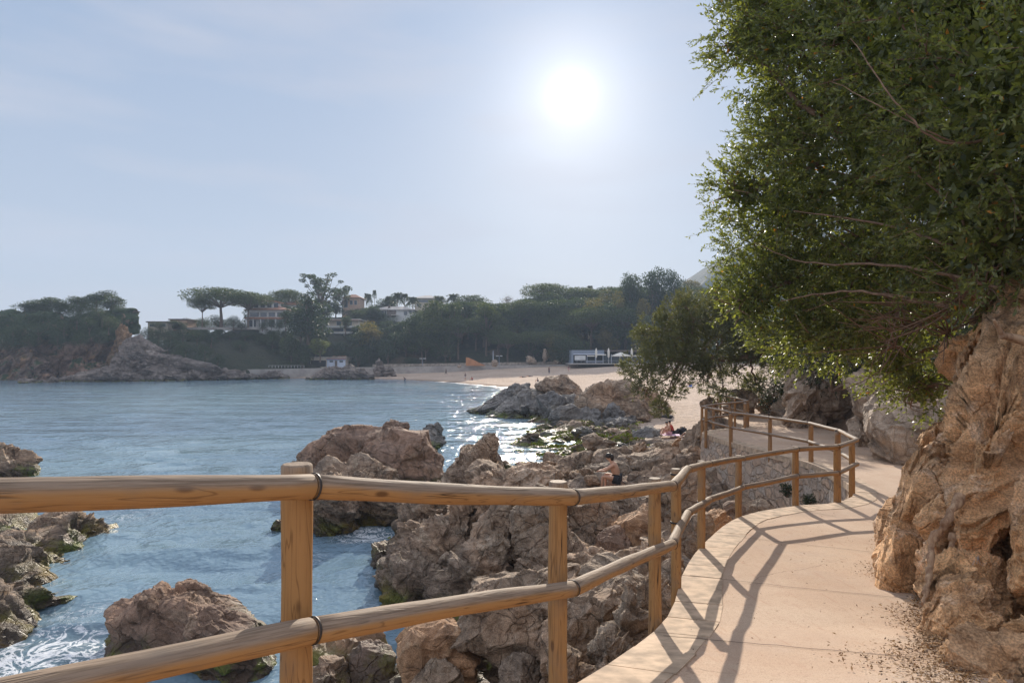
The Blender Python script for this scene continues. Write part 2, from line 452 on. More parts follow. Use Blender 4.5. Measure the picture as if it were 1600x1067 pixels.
def rock(name, label, cat, mat, blobs, group=None):
    g = Geo()
    for V, T in blobs: g.add(V, T)
    V = np.vstack(g.v); c = V.mean(0); c[2] = V[:, 2].min()
    g.v = [v - c for v in g.v]
    o = g.obj(name, mat, smooth=True, loc=c)
    return tag(o, label, cat, group)
# ---------------------------------------------------------------- layout curves
def poly_dist(X, Y, pts):
    """distance to polyline"""
    d = np.full(X.shape, 1e9)
    for (ax, ay), (bx, by) in zip(pts[:-1], pts[1:]):
        vx, vy = bx - ax, by - ay
        t = np.clip(((X - ax) * vx + (Y - ay) * vy) / (vx * vx + vy * vy + 1e-9), 0, 1)
        d = np.minimum(d, np.hypot(X - ax - t * vx, Y - ay - t * vy))
    return d
def inside(X, Y, poly):
    r = np.zeros(X.shape, bool)
    for (ax, ay), (bx, by) in zip(poly, poly[1:] + poly[:1]):
        c = ((ay > Y) != (by > Y)) & (X < (bx - ax) * (Y - ay) / (by - ay + 1e-12) + ax)
        r ^= c
    return r
def catmull(pts, n=8):
    pts = [np.array(p, float) for p in pts]
    pts = [2 * pts[0] - pts[1]] + pts + [2 * pts[-1] - pts[-2]]
    out = []
    for i in range(1, len(pts) - 2):
        p0, p1, p2, p3 = pts[i - 1:i + 3]
        for k in range(n):
            t = k / n
            out.append(.5 * ((2 * p1) + (-p0 + p2) * t + (2 * p0 - 5 * p1 + 4 * p2 - p3) * t * t + (-p0 + 3 * p1 - 3 * p2 + p3) * t ** 3))
    out.append(pts[-2]); return np.array(out)
def resample(pts, step):
    pts = np.asarray(pts, float); s = np.concatenate([[0], np.cumsum(np.linalg.norm(np.diff(pts, axis=0), axis=1))])
    n = max(2, int(s[-1] / step)); q = np.linspace(0, s[-1], n + 1)
    return np.stack([np.interp(q, s, pts[:, k]) for k in range(pts.shape[1])], 1)

def path_z(Y):
    return HC - np.interp(Y, [-2, 0, 1, 3.2, 4.8, 6, 7.9, 10, 11.5, 13.5, 17, 22, 32], [.9, 1.05, 1.28, 1.66, 2.0, 2.15, 2.31, 2.47, 2.5, 2.5, 2.54, 2.56, 2.52])
# top rail joints: X, Y, height below the eye
RAIL = [(-2.6, -.9, -.12), (-1.75, .55, .14), (-.625, 2.0, .40), (.295, 3.15, .683), (1.24, 4.95, .985), (1.80, 6.55, 1.133), (2.5, 8.1, 1.335), (3.6, 9.95, 1.55),
        (4.8, 10.75, 1.525), (5.6, 11.0, 1.52), (6.42, 11.9, 1.51), (6.93, 13.55, 1.53), (7.2, 15.5, 1.565), (6.98, 17.3, 1.60), (6.7, 19.5, 1.655), (6.58, 21.4, 1.66),
        (6.62, 22.2, 1.67), (7.3, 23.0, 1.65), (8.0, 23.4, 1.63), (8.7, 23.6, 1.57), (8.85, 25.2, 1.56), (9.0, 27.4, 1.60), (9.3, 30.0, 1.65), (10.5, 31.2, 1.60), (12.4, 32.0, 1.58), (14.4, 32.4, 1.58)]
EDGE = catmull([(x, y) for x, y, d in RAIL], 6)            # left edge of the path (under the rail)
RIGHT = [(1.2, -2), (1.6, .5), (1.9, 2.0), (2.3, 3.3), (2.75, 4.2), (3.5, 5.6), (4.3, 7.0), (5.6, 8.8), (8.2, 10.8), (10.3, 13.4), (10.7, 16.5), (11.1, 21), (11.6, 26), (12.6, 29.0), (15, 30.0)]
PATHPOLY = [tuple(p) for p in EDGE] + [tuple(p) for p in RIGHT[::-1]]
PATHWIDE = [tuple(p) for p in EDGE] + [(x + .55, y - .25) for x, y in RIGHT[::-1]]
SHORE_N = ([0, 8, 10.8, 12.5, 14.5, 18, 21, 24, 29, 33, 36, 40, 46, 52, 60, 75], [-3.2, -3.3, -3.6, -3.8, -3.0, -3.7, -4.1, -3.9, -3.4, -1.2, .2, -.4, .8, 1.5, 1.0, 1.5])
BEACH = [(9.5, 33), (7.0, 37), (5.3, 41), (5.0, 46), (5.6, 52), (5, 60), (3, 72), (1, 90), (-1, 122), (-15, 149), (-26, 162), (-39, 172), (-60, 178), (-75, 180)]
def sand_z(X, Y):
    pts = BEACH
    d = poly_dist(X, Y, pts)
    ins = inside(X, Y, pts + [(-75, 400), (300, 400), (300, 33)])
    z = np.interp(d, [0, 3, 8, 15, 25, 36, 59, 90, 140], [0, .3, .55, 1.0, 1.5, 2.6, 4.15, 5, 6])
    return np.where(ins, z, -np.minimum(d * .12, 1.2))
HILLFRONT = [(-114, 300), (-118, 230), (-113, 192), (-106, 179), (-99, 171), (-82, 170), (-62, 183), (-42, 193), (12, 194), (17, 186), (40, 184), (58, 152), (60, 112), (48, 80), (33, 58), (24, 44), (16.5, 33.5), (14, 30), (11.8, 25), (11.0, 18), (10.8, 14), (8.4, 10.6), (5.4, 8.4), (4.0, 6.0), (2.9, 4.0), (2.2, 2.0), (1.8, -2)]
HILLPOLY = HILLFRONT + [(60, -6), (400, -6), (400, 420), (-114, 420)]
def hill_z(X, Y):
    d = poly_dist(X, Y, HILLFRONT); ins = inside(X, Y, HILLPOLY)
    far = np.interp(d, [0, 2, 8, 20, 45, 80, 150, 250], [1.2, 3.0, 7.5, 12.5, 19.5, 25.5, 30, 36])
    near = np.interp(d, [0, 1.2, 4, 10, 25, 60, 120], [2.6, 3.6, 6.2, 8.5, 11, 19, 28])
    w = np.clip((Y - 60) / 60, 0, 1)
    return np.where(ins, near * (1 - w) + far * w, -3 - d * .1)
def shore_t(X, Y): return X - np.interp(Y, *SHORE_N)
def rock_z(X, Y, detail=True):
    t = shore_t(X, Y)
    a = np.interp(t, [-3, -1, 0, 1.2, 4, 7, 10], [-1.5, -.8, -.3, .05, .75, 1.35, 1.8])
    b = np.interp(t, [-3, -1, 0, 1.2, 4, 8, 12], [-1.5, -.7, -.28, -.02, .12, .42, .6])
    w = np.clip((Y - 25) / 9, 0, 1)
    z = a * (1 - w) + b * w
    for (cx, cy, rr, dp) in [(2.3, 17.2, .9, 1.5), (2.3, 34.5, 2.6, .55), (3.0, 41, 2.0, .4), (-2.6, 12.5, 1.1, .6)]:
        z = z - dp * np.exp(-((X - cx) ** 2 + (Y - cy) ** 2 * .6) / rr ** 2)
    if detail:
        p = np.stack([X.ravel(), Y.ravel(), np.zeros(X.size)], 1)
        q = p @ rotm((0, 0, R(28))); q2 = q * np.array([.55, 1.7, 1])
        n = fbm(q2, 5, 3, True).reshape(X.shape) - .35
        n2 = fbm(p * .45, 4, 8).reshape(X.shape)
        fa_, fe_ = facets(np.c_[q[:, :2] * np.array([.55, 1.0]), 0 * q[:, 0] + .5], 5); fb_, fc_ = facets(np.c_[q[:, :2] * np.array([1.5, 2.4]), 0 * q[:, 0] + .5], 7); fd_, _e = facets(p * 4.5 + .5, 9)
        n = .35 * n + (2.3 * (fa_ - .82) - .95 * (fb_ - .82) - .34 * (fd_ - .82)).reshape(X.shape)
        z = z + (n * .42 + n2 * .8 + .12 - .34 * np.clip((26 - Y) / 6, 0, 1)) * (1 - w * .35) * np.clip((t + 1.5) / 2.5, .15, 1)
    return z

def grid_geo(xs, ys, zf):
    X, Y = np.meshgrid(xs, ys); Z = zf(X, Y)
    g = Geo(); nx = len(xs)
    i = np.arange(len(ys) - 1)[:, None] * nx; j = np.arange(nx - 1)[None, :]
    Q = np.stack([i + j, i + j + 1, i + nx + j + 1, i + nx + j], -1).reshape(-1, 4)
    g.add(np.stack([X.ravel(), Y.ravel(), Z.ravel()], 1), Q); return g

# ---------------------------------------------------------------- materials of the setting
MAT = {}
MAT['brown'] = rock_mat('brown_rock', (.44, .30, .20), (.29, .225, .165), (.54, .43, .325), .45, .85, bd=.12)
MAT['brown_strata'] = rock_mat('brown_layered_rock', (.40, .28, .19), (.27, .21, .16), (.50, .41, .31), .5, .8, strata=((1.2, 1.2, 7), (.5, .6, .4)), bd=.12)
MAT['warm'] = rock_mat('warm_orange_brown_rock', (.46, .27, .145), (.34, .205, .12), (.50, .36, .235), .45, .5, bd=.06)
MAT['dome'] = rock_mat('dark_brown_rock', (.33, .205, .135), (.22, .15, .11), (.41, .30, .215), .3, .6, bd=.10)
MAT['grey'] = rock_mat('grey_layered_rock', (.25, .235, .215), (.17, .165, .16), (.33, .30, .26), .3, .5, strata=((.5, .5, 3.2), (.6, .5, .3)), bd=.12)
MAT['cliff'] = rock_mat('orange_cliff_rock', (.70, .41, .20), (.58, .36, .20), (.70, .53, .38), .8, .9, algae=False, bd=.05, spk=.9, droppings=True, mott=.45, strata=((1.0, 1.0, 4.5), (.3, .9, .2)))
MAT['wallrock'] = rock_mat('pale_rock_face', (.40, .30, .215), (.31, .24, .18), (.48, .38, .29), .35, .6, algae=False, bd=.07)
MAT['farcliff'] = rock_mat('far_headland_rock', (.30, .19, .135), (.20, .14, .11), (.44, .24, .10), .05, .16, algae=False, bd=.5, spk=.1, green=(.16, .50, (.042, .068, .026), 13))
MAT['farrock'] = rock_mat('far_grey_rock', (.24, .20, .175), (.17, .145, .13), (.30, .26, .22), .08, .3, algae=True, bd=.35, spk=.2, strata=((.2, .2, 1.2), (.4, .5, .2)))
MAT['wood'] = wood_mat('weathered_pine_log', (.385, .205, .078), (.16, .078, .03), (.27, .215, .165), .85)
MAT['wood_far'] = wood_mat('dark_weathered_log', (.34, .175, .07), (.16, .08, .03), (.30, .26, .22), .8)
MAT['strap'] = plain('dark_metal_strap', (.06, .05, .045), .5, .7)

# sand
m = M_('beach_sand'); p = m.pos()
d1 = m.noise(p, 1.7, 4, .6); d2 = m.noise(p, .12, 3); d3 = m.noise(p, 30, 3, .7)
c = m.mix(m.rng(d2, .35, .65), (.60, .455, .34), (.68, .53, .41))
c = m.mix(m.rng(d1, .3, .7), m.mix(1.0, c, (.80, .79, .79), 'MULTIPLY'), c)
c = m.mix(m.rng(m.xyz(p)[2], .05, .3, .75, 0), c, (.22, .145, .095))
fp = m.n('TexVoronoi', Vector=m.n('VectorMath', _operation='ADD', i0=p, i1=m.n('TexNoise', 1, Vector=p, Scale=2.0)), Scale=1.9)
m.set(Base_Color=c, Roughness=.95, Normal=m.bump(m.math('ADD', m.math('ADD', d1, m.math('MULTIPLY', fp, .8)), m.math('MULTIPLY', d3, .12)), 1.0, .40))
m.b.inputs['Specular IOR Level'].default_value = .15
MAT['sand'] = m.m

# path concrete
m = M_('pink_concrete'); p = m.pos()
n1 = m.noise(p, .9, 5, .65); n2 = m.noise(p, 7, 6, .7); n3 = m.noise(p, 120, 2, .6)
c = m.mix(m.rng(n1, .35, .65), (.49, .345, .24), (.55, .41, .295))
c = m.mix(m.rng(n2, .45, .75, 0, .5), c, (.49, .33, .235))
c = m.mix(m.rng(n3, .5, .68, 0, .55), c, (.27, .18, .125))
c = m.mix(m.rng(m.noise(p, 28, 3, .7), .52, .7, 0, .35), c, (.36, .235, .16))
c = m.mix(m.rng(m.noise(p, .45, 5, .6, .8), .5, .62, 0, .35), c, (.44, .335, .26))
sp = m.n('TexVoronoi', Vector=p, Scale=9.0); sp2 = m.rng(sp, .03, .07, 1, 0)
c = m.mix(m.math('MULTIPLY', sp2, m.rng(m.noise(p, 1.3, 3), .45, .6)), c, (.09, .05, .03))
ck = m.n('TexVoronoi', _feature='DISTANCE_TO_EDGE', Vector=m.n('VectorMath', _operation='ADD', i0=p, i1=m.n('VectorMath', _operation='SCALE', i0=m.n('TexNoise', 1, Vector=p, Scale=2.5, Detail=5), Scale=.35)), Scale=.42)
ckm = m.math('MULTIPLY', m.rng(ck, 0, .004, 1, 0), m.rng(m.noise(p, .5, 3), .48, .55))
c = m.mix(m.math('MULTIPLY', ckm, .7), c, (.16, .10, .07))
strk = m.noise(m.mapping(p, (14, 1.6, 1), (0, 0, .5)), 1, 5, .75)
c = m.mix(m.rng(strk, .55, .7, 0, .55), c, (.40, .24, .16))
m.set(Base_Color=c, Roughness=.9, Normal=m.bump(m.math('ADD', n3, m.math('MULTIPLY', n2, .8)), .55, .008))
m.b.inputs['Specular IOR Level'].default_value = .2
MAT['path'] = m.m
MAT['kerb'] = plain('pale_edging_stone', (.46, .335, .225), .88, 0, .30, 7, .008)
MAT['joint'] = plain('dark_joint', (.10, .065, .045), .95)

# masonry
m = M_('rubble_masonry'); p = m.pos()
wp = m.n('VectorMath', _operation='ADD', i0=p, i1=m.n('VectorMath', _operation='SCALE', i0=m.n('TexNoise', 1, Vector=p, Scale=2.2), Scale=.25))
wp = m.mapping(wp, (1, 1, 1.45))
vo = m.t.nodes.new('ShaderNodeTexVoronoi'); vo.inputs['Scale'].default_value = 3.0; m.t.links.new(wp, vo.inputs['Vector'])
ve = m.n('TexVoronoi', _feature='DISTANCE_TO_EDGE', Vector=wp, Scale=3.0)
e = m.rng(ve, .03, .10, 0, 1)
vc = m.xyz(vo.outputs['Color'])
c = m.mix(vc[0], (.46, .30, .19), (.62, .46, .33))
c = m.mix(m.rng(vc[1], .6, .8, 0, .6), c, (.42, .38, .33))
n2 = m.noise(p, 12, 6, .7)
c = m.mix(1.0, c, m.mix(m.rng(n2, .3, .7), (.68, .66, .64), (1.25, 1.25, 1.25)), 'MULTIPLY')
c = m.mix(m.rng(m.noise(p, .8, 4), .5, .62, 0, .55), c, (.42, .31, .235))
c = m.mix(e, m.mix(m.rng(n2, .4, .6), (.34, .25, .18), (.50, .38, .28)), c)
m.set(Base_Color=c, Roughness=.9, Normal=m.bump(m.math('ADD', e, m.math('MULTIPLY', n2, .7)), .9, .05))
MAT['masonry'] = m.m

# ground
m = M_('earth_ground'); p = m.pos()
n1 = m.noise(p, .8, 5, .65); n2 = m.noise(p, 9, 6, .75)
c = m.mix(m.rng(n1, .35, .65), (.20, .125, .08), (.13, .085, .055))
c = m.mix(m.rng(n2, .45, .7, 0, .8), c, (.30, .21, .14))
m.set(Base_Color=c, Roughness=.95, Normal=m.bump(n2, .8, .05))
MAT['earth'] = m.m
m = M_('scrub_hillside'); p = m.pos()
n1 = m.noise(p, .09, 5, .65); n2 = m.noise(p, 1.1, 6, .75)
c = m.mix(m.rng(n1, .35, .65), (.030, .042, .020), (.055, .055, .030))
c = m.mix(m.rng(n2, .5, .7, 0, .7), c, (.07, .085, .032))
c = m.mix(m.rng(m.noise(p, .05, 4), .6, .66, 0, .8), c, (.20, .15, .10))
m.set(Base_Color=c, Roughness=.95, Normal=m.bump(n2, 1.0, 1.2))
MAT['hill'] = m.m

# ---------------------------------------------------------------- setting meshes
seabed = Geo().box(-3000, 3000, -60, 5500, -9, -4).obj('seabed', MAT['sand']); tag(seabed, kind='structure')
# near rocky shore and earth beside the path
def near_z(X, Y):
    ip = inside(X, Y, PATHPOLY); ed = poly_dist(X, Y, [tuple(p) for p in EDGE])
    zr = rock_z(X, Y)
    hz = hill_z(X, Y)
    p = np.stack([X.ravel(), Y.ravel(), np.zeros(X.size)], 1)
    n = fbm(p * 1.3, 4, 4).reshape(X.shape)
    zp = path_z(Y) - .06
    z = np.where(ip & (ed > .15), zp, zr)
    rightside = inside(X, Y, HILLPOLY)
    gap = (~ip) & (~rightside) & inside(X, Y, [(1.2, -2)] + [tuple(q) for q in RIGHT] + [(30, 33), (30, -2)])
    z = np.where(gap, path_z(Y) + n * .05 - .045 + .35 * np.clip(poly_dist(X, Y, RIGHT) - .1, 0, .4), z)
    z = np.where(rightside, np.maximum(hz, path_z(Y) - .05) + n * .5, z)
    z = np.where((Y > 33.5) & (~rightside), np.minimum(zr, np.where(X > 9, -.8, 9)), z)
    return z
g = grid_geo(np.arange(-7, 30, .1), np.arange(-2, 62, .1), near_z)
shore = g.obj('rocky_shore', MAT['brown_strata'], smooth=True); tag(shore, kind='structure')
# earth strip on the right is its own material slot by position: second slot on cells over the path level
shore.data.materials.append(MAT['earth'])
co = np.zeros(len(shore.data.vertices) * 3); shore.data.vertices.foreach_get('co', co); co = co.reshape(-1, 3)
pc = np.zeros(len(shore.data.polygons) * 3); shore.data.polygons.foreach_get('center', pc); pc = pc.reshape(-1, 3)
isr = inside(pc[:, 0], pc[:, 1], [(EDGE[0][0] + .3, -2)] + [tuple(q) for q in EDGE] + [(30, 33), (30, -2)])
shore.data.polygons.foreach_set('material_index', isr.astype(np.int32))

sg = grid_geo(np.arange(-78, 75, .75), np.arange(32, 196, .75), sand_z)
V = sg.v[0]
V[:, 2] += np.where(V[:, 2] > .25, .09, .02) * fbm(V * .55, 4, 21)
sand = sg.obj('beach_sand', MAT['sand'], smooth=True); tag(sand, kind='structure')

hg = grid_geo(np.arange(-150, 260, 1.9), np.arange(28, 420, 1.9), hill_z)
V = hg.v[0]; V[:, 2] += fbm(V * .09, 4, 31) * 2.6 * np.clip((V[:, 1] - 70) / 60, .1, 1) * (V[:, 2] > 0) * np.clip((V[:, 2] - 3) / 6, 0, 1)
hill = hg.obj('hillside', MAT['hill'], smooth=True); tag(hill, kind='structure')
# far hazy hill
def fh(X, Y):
    t = np.clip((X - 150) / 260, 0, 1); s = np.clip((Y - 560) / 120, 0, 1)
    p = np.stack([X.ravel(), Y.ravel(), 0 * X.ravel()], 1)
    return (t ** .5 * 205) * s * (1 + .10 * fbm(p * .012, 5, 2).reshape(X.shape)) + 7 * fbm(p * .05, 4, 5).reshape(X.shape) - 8
fhm = grid_geo(np.arange(120, 760, 8), np.arange(540, 900, 8), fh).obj('hills', MAT['hill'], smooth=True); tag(fhm, kind='structure')

# ---------------------------------------------------------------- water
def water():
    rs = np.random.RandomState(3)
    r = np.exp(np.linspace(math.log(5.0), math.log(4500), 520)); th = np.radians(np.linspace(-80, 42, 560))
    Rr, Th = np.meshgrid(r, th, indexing='ij')
    X = Rr * np.sin(Th); Y = Rr * np.cos(Th)
    Z = np.zeros_like(X); step = Rr * (math.log(900) / 520)
    for k in range(46):
        lam = 10 ** rs.uniform(math.log10(.35), math.log10(7.0))
        a = R(-72) + rs.normal() * .55
        kx, ky = math.cos(a) / lam * 6.283, math.sin(a) / lam * 6.283
        w = np.clip((lam / step - 2.0) / 2.0, 0, 1)
        Z += w * .0060 * lam ** .55 * np.sin(kx * X + ky * Y + rs.uniform(0, 6.28) + .9 * np.sin(.31 * X + .17 * Y + k))
    t = shore_t(X, Y)
    near = (Y < 62) & (t > -9) & (t < 9)
    sh = np.zeros_like(X)
    sh = np.where(near, .55 * np.clip(1 - np.abs(t + .2) / 2.6, 0, 1), 0)
    bd = poly_dist(X, Y, BEACH[4:]); sh = np.maximum(sh, np.clip(1 - bd / 3.6, 0, 1) * 1.0)
    # foam swirls round the rocks in the cove
    for cx, cy, rr, s in [(-8.6, 11.5, 2.6, .85), (-9.5, 14, 2.0, .6), (-7.6, 10.0, 2.4, .85), (-5.2, 12.7, 1.8, .5), (-5.5, 17.5, 1.6, .6), (-4.6, 20, 1.8, .8), (-13.5, 22.5, 3.0, .6), (-3.4, 23.5, 1.4, .8),
                         (-.8, 33, 2.5, .5), (1.6, 45, 2, .4), (-2.4, 28, 1.6, .5), (-88, 152, 10, .7), (-70, 178, 10, .6)]:
        sh = np.maximum(sh, s * np.exp(-((X - cx) ** 2 + (Y - cy) ** 2) / rr ** 2))
    g = Geo(); n = len(th)
    i = np.arange(len(r) - 1)[:, None] * n; j = np.arange(n - 1)[None, :]
    Q = np.stack([i + j + 1, i + j, i + n + j, i + n + j + 1], -1).reshape(-1, 4)
    g.add(np.stack([X.ravel(), Y.ravel(), Z.ravel()], 1), Q)
    m = M_('sea_water'); p = m.pos()
    at = m.t.nodes.new('ShaderNodeAttribute'); at.attribute_name = 'shore'; fa = at.outputs['Fac']
    n1 = m.noise(m.mapping(p, (1, .6, 1), (0, 0, .35)), 2.2, 2, .5, .4)
    n2 = m.noise(p, .35, 2, .5); n3 = m.noise(p, 7.5, 1, .5)
    c = m.mix(m.rng(m.noise(p, .03, 3), .4, .6), (.165, .25, .315), (.20, .30, .345))
    c = m.mix(m.math('MULTIPLY', m.rng(fa, .4, 1.0), .6), c, m.mix(m.rng(m.noise(p, .9, 5), .4, .6), (.075, .085, .07), (.05, .085, .09)))
    fn = m.math('SUBTRACT', 1.0, m.math('ABSOLUTE', m.math('MULTIPLY', m.math('SUBTRACT', m.noise(p, 1.5, 6, .65, 1.6), .5), 7.0)))
    fo = m.math('MULTIPLY', m.rng(m.math('ADD', fn, m.math('MULTIPLY', m.math('SUBTRACT', fa, 1.0), 1.15)), .35, .62), m.rng(fa, .18, .6))
    tip = m.math('MULTIPLY', m.rng(m.math('ADD', fa, m.math('MULTIPLY', m.math('SUBTRACT', n1, .5), .5)), .86, .97), .8)
    fo = m.math('MAXIMUM', fo, m.math('MULTIPLY', tip, m.rng(m.xyz(p)[1], 80, 110)))
    c = m.mix(m.math('MULTIPLY', fo, .8), c, (.78, .80, .82))
    n4 = m.noise(m.mapping(p, (.35, 1, 1), (0, 0, -.15)), .25, 3, .6)
    h = m.math('ADD', m.math('MULTIPLY', n1, 2.6), m.math('ADD', m.math('MULTIPLY', n2, 3.6), m.math('ADD', m.math('MULTIPLY', n3, .6), m.math('MULTIPLY', n4, 13.0))))
    m.set(Base_Color=c, Roughness=m.math('MULTIPLY_ADD', fo, .5, .07), Normal=m.bump(h, 1.0, .05), IOR=1.333)
    m.b.inputs['Specular IOR Level'].default_value = .5
    o = g.obj('water', m.m, smooth=True); tag(o, kind='structure')
    a = o.data.attributes.new('shore', 'FLOAT', 'POINT'); a.data.foreach_set('value', sh.ravel().astype(np.float32))
water()

# ---------------------------------------------------------------- path, edging, retaining wall
g = Geo()
ys = np.arange(-2, 33, .1); xs = np.arange(-3, 16, .1)
X, Y = np.meshgrid(xs, ys); ok = inside(X, Y, PATHWIDE) & (poly_dist(X, Y, [tuple(p) for p in EDGE]) > .06)
idx = -np.ones(X.shape, int); idx[ok] = np.arange(ok.sum())
pz = path_z(Y) + .012 * fbm(np.stack([X.ravel(), Y.ravel(), 0 * X.ravel()], 1) * 1.1, 3, 6).reshape(X.shape)
q = (idx[:-1, :-1] >= 0) & (idx[:-1, 1:] >= 0) & (idx[1:, 1:] >= 0) & (idx[1:, :-1] >= 0)
Q = np.stack([idx[:-1, :-1][q], idx[:-1, 1:][q], idx[1:, 1:][q], idx[1:, :-1][q]], -1)
g.add(np.stack([X[ok], Y[ok], pz[ok]], 1), Q)
pth = g.obj('path', MAT['path'], smooth=True); tag(pth, kind='structure')
# expansion joints across the slab
g = Geo()
for a, b in [((.75, 4.55), (2.6, 3.75)), ((1.5, 6.6), (3.6, 5.5)), ((2.65, 8.65), (4.6, 7.25)), ((4.7, 10.5), (5.8, 8.8)), ((6.3, 12.0), (8.6, 11.0)), ((7.2, 16.0), (10.4, 16.0)), ((6.8, 20.0), (10.8, 20.4))]:
    pts = resample(np.array([a, b]), .08); pts = pts[inside(pts[:, 0], pts[:, 1], PATHPOLY)]; pts[1:-1] += np.random.RandomState(5).normal(size=(len(pts) - 2, 2)) * .006
    dd_ = (pts[-1] - pts[0]) / np.linalg.norm(pts[-1] - pts[0]); nn = np.array([-dd_[1], dd_[0]]) * .004
    L = np.c_[pts + nn, path_z(pts[:, 1]) + .008]; Rr_ = np.c_[pts - nn, path_z(pts[:, 1]) + .008]
    n = len(pts); g.add(np.vstack([L, Rr_]), [(i, i + 1, n + i + 1, n + i) for i in range(n - 1)])
o = g.obj('path_joints', MAT['joint']); tag(o, kind='structure')

E2 = resample(EDGE, .5)
tan = np.gradient(E2, axis=0); tan /= np.linalg.norm(tan, axis=1)[:, None]; nrmR = np.c_[tan[:, 1], -tan[:, 0]]     # towards the path
g = Geo(); rs = np.random.RandomState(4)
for i in range(len(E2) - 1):
    t0, t1 = .006, .006
    a = E2[i] + tan[i] * t0; b = E2[i + 1] - tan[i + 1] * t1
    wd = .34 + rs.uniform(-.012, .012); ov = .045
    c4 = [a - nrmR[i] * ov, b - nrmR[i + 1] * ov, b + nrmR[i + 1] * wd, a + nrmR[i] * wd]
    z = [path_z(q_[1]) for q_ in c4]; dz = .004 + rs.uniform(0, .005)
    V = [(c4[k][0], c4[k][1], z[k] + dz) for k in range(4)] + [(c4[k][0], c4[k][1], z[k] - .14) for k in range(4)]
    g.add(V, [(3, 2, 1, 0), (0, 1, 5, 4), (1, 2, 6, 5), (2, 3, 7, 6), (3, 0, 4, 7)])
kerb = g.obj('kerb', MAT['kerb']); tag(kerb, kind='structure')
# retaining wall under the edge
E3 = resample(EDGE, .16); tan = np.gradient(E3, axis=0); tan /= np.linalg.norm(tan, axis=1)[:, None]; nr3 = np.c_[tan[:, 1], -tan[:, 0]]
rows = np.linspace(0, 1, 26); g = Geo()
zt = path_z(E3[:, 1]) - .10; zb = np.minimum(rock_z(E3[:, 0], E3[:, 1], False) - .6, zt - .6)
ZZ = zt[None] + (zb - zt)[None] * rows[:, None]
XX = E3[None, :, 0] + 0 * ZZ; YY = E3[None, :, 1] + 0 * ZZ
pp = np.stack([XX.ravel(), YY.ravel(), ZZ.ravel()], 1)
off = (fbm(pp * 2.2, 4, 9) * .10 - .02 - .10 * (np.repeat(rows, len(E3)))) 
base = np.tile(nr3, (len(rows), 1))
pp[:, :2] += base * off[:, None]
n = len(E3); i = np.arange(len(rows) - 1)[:, None] * n; j = np.arange(n - 1)[None]
g.add(pp, np.stack([i + j, i + j + 1, i + n + j + 1, i + n + j], -1).reshape(-1, 4))
wall = g.obj('retaining_wall', MAT['masonry'], smooth=True)
tag(wall, 'curved rubble stone retaining wall carrying the edge of the pink path', 'wall')

# ---------------------------------------------------------------- wooden railing
RA = [np.array((x, y, HC - d)) for x, y, d in RAIL]
def seg_n(i):
    a = RA[max(i - 1, 0)]; b = RA[min(i + 1, len(RA) - 1)]
    t = (b - a)[:2]; t /= np.linalg.norm(t); return np.array((t[1], -t[0]))
def log_obj(name, a, b, r0, r1, mat, parent, seed=0, sides=22, bend=.006):
    a = np.asarray(a, float); b = np.asarray(b, float); L = np.linalg.norm(b - a); rs = np.random.RandomState(seed)
    n = max(6, int(L / .09)); t = np.linspace(0, 1, n)
    ctr = np.c_[bend * np.sin(t * 3.1 + seed) * np.sin(t * math.pi), bend * np.cos(t * 2.3 + seed) * np.sin(t * math.pi), t * L]
    rad = r0 + (r1 - r0) * t + .0016 * np.sin(t * L * 9 + seed) 
    e = .006
    ctr = np.vstack([ctr[:1], ctr[:1] + [0, 0, e], ctr[1:-1], ctr[-1:] - [0, 0, e], ctr[-1:]])
    rad = np.concatenate([[r0 - e], [r0], rad[1:-1], [r1], [r1 - e]])
    th = np.linspace(0, 2 * math.pi, sides, endpoint=False)
    lob = 1 + .012 * np.sin(3 * th + seed) + .008 * np.sin(5 * th + 2 * seed)
    V = ctr[:, None, :] + rad[:, None, None] * (lob * np.array([np.cos(th), np.sin(th), 0 * th])).T[None]
    m_ = len(ctr); g = Geo(); i = np.arange(m_ - 1)[:, None] * sides; j = np.arange(sides)[None]; k = (j + 1) % sides
    g.add(V.reshape(-1, 3), np.stack([i + j, i + k, i + sides + k, i + sides + j], -1).reshape(-1, 4))
    for q_, fl in ((0, 1), (m_ - 1, 0)):
        n0 = g.n; g.add(np.vstack([V[q_], ctr[q_][None]]))
        T = [(n0 + u, n0 + (u + 1) % sides, n0 + sides) for u in range(sides)]
        g.f.append(np.array([x[::-1] for x in T] if fl else T))
    o = g.obj(name, mat, parent, smooth=True)
    me = o.data
    # keep the sawn end flat
    sm = np.ones(len(me.polygons), bool); sm[-2 * sides:] = False; me.polygons.foreach_set('use_smooth', sm)
    o.location = Vector(a) - (parent.location if parent else Vector())
    o.rotation_mode = 'QUATERNION'
    o.rotation_quaternion = Vector(b - a).to_track_quat('Z', 'Y')
    return o
def strap_obj(c, axis, r, parent, name='strap', w=.02, mat=None):
    g = Geo(); th = np.linspace(0, 2 * math.pi, 20, endpoint=False)
    pts = []
    a = np.linspace(-w / 2, w / 2, 2)
    rr = [r + .0005, r + .0028, r + .0028, r + .0005]; zz = [-w / 2, -w / 2, w / 2, w / 2]
    V = np.array([[(R_ * math.cos(t), R_ * math.sin(t), z) for t in th] for R_, z in zip(rr, zz)]).reshape(-1, 3)
    i = np.arange(3)[:, None] * 20; j = np.arange(20)[None]; k = (j + 1) % 20
    g.add(V, np.stack([i + j, i + k, i + 20 + k, i + 20 + j], -1).reshape(-1, 4))
    o = g.obj(name, mat or MAT['strap'], parent, smooth=True)
    o.location = Vector(c) - parent.location; o.rotation_mode = 'QUATERNION'
    o.rotation_quaternion = Vector(axis).to_track_quat('Z', 'Y'); return o
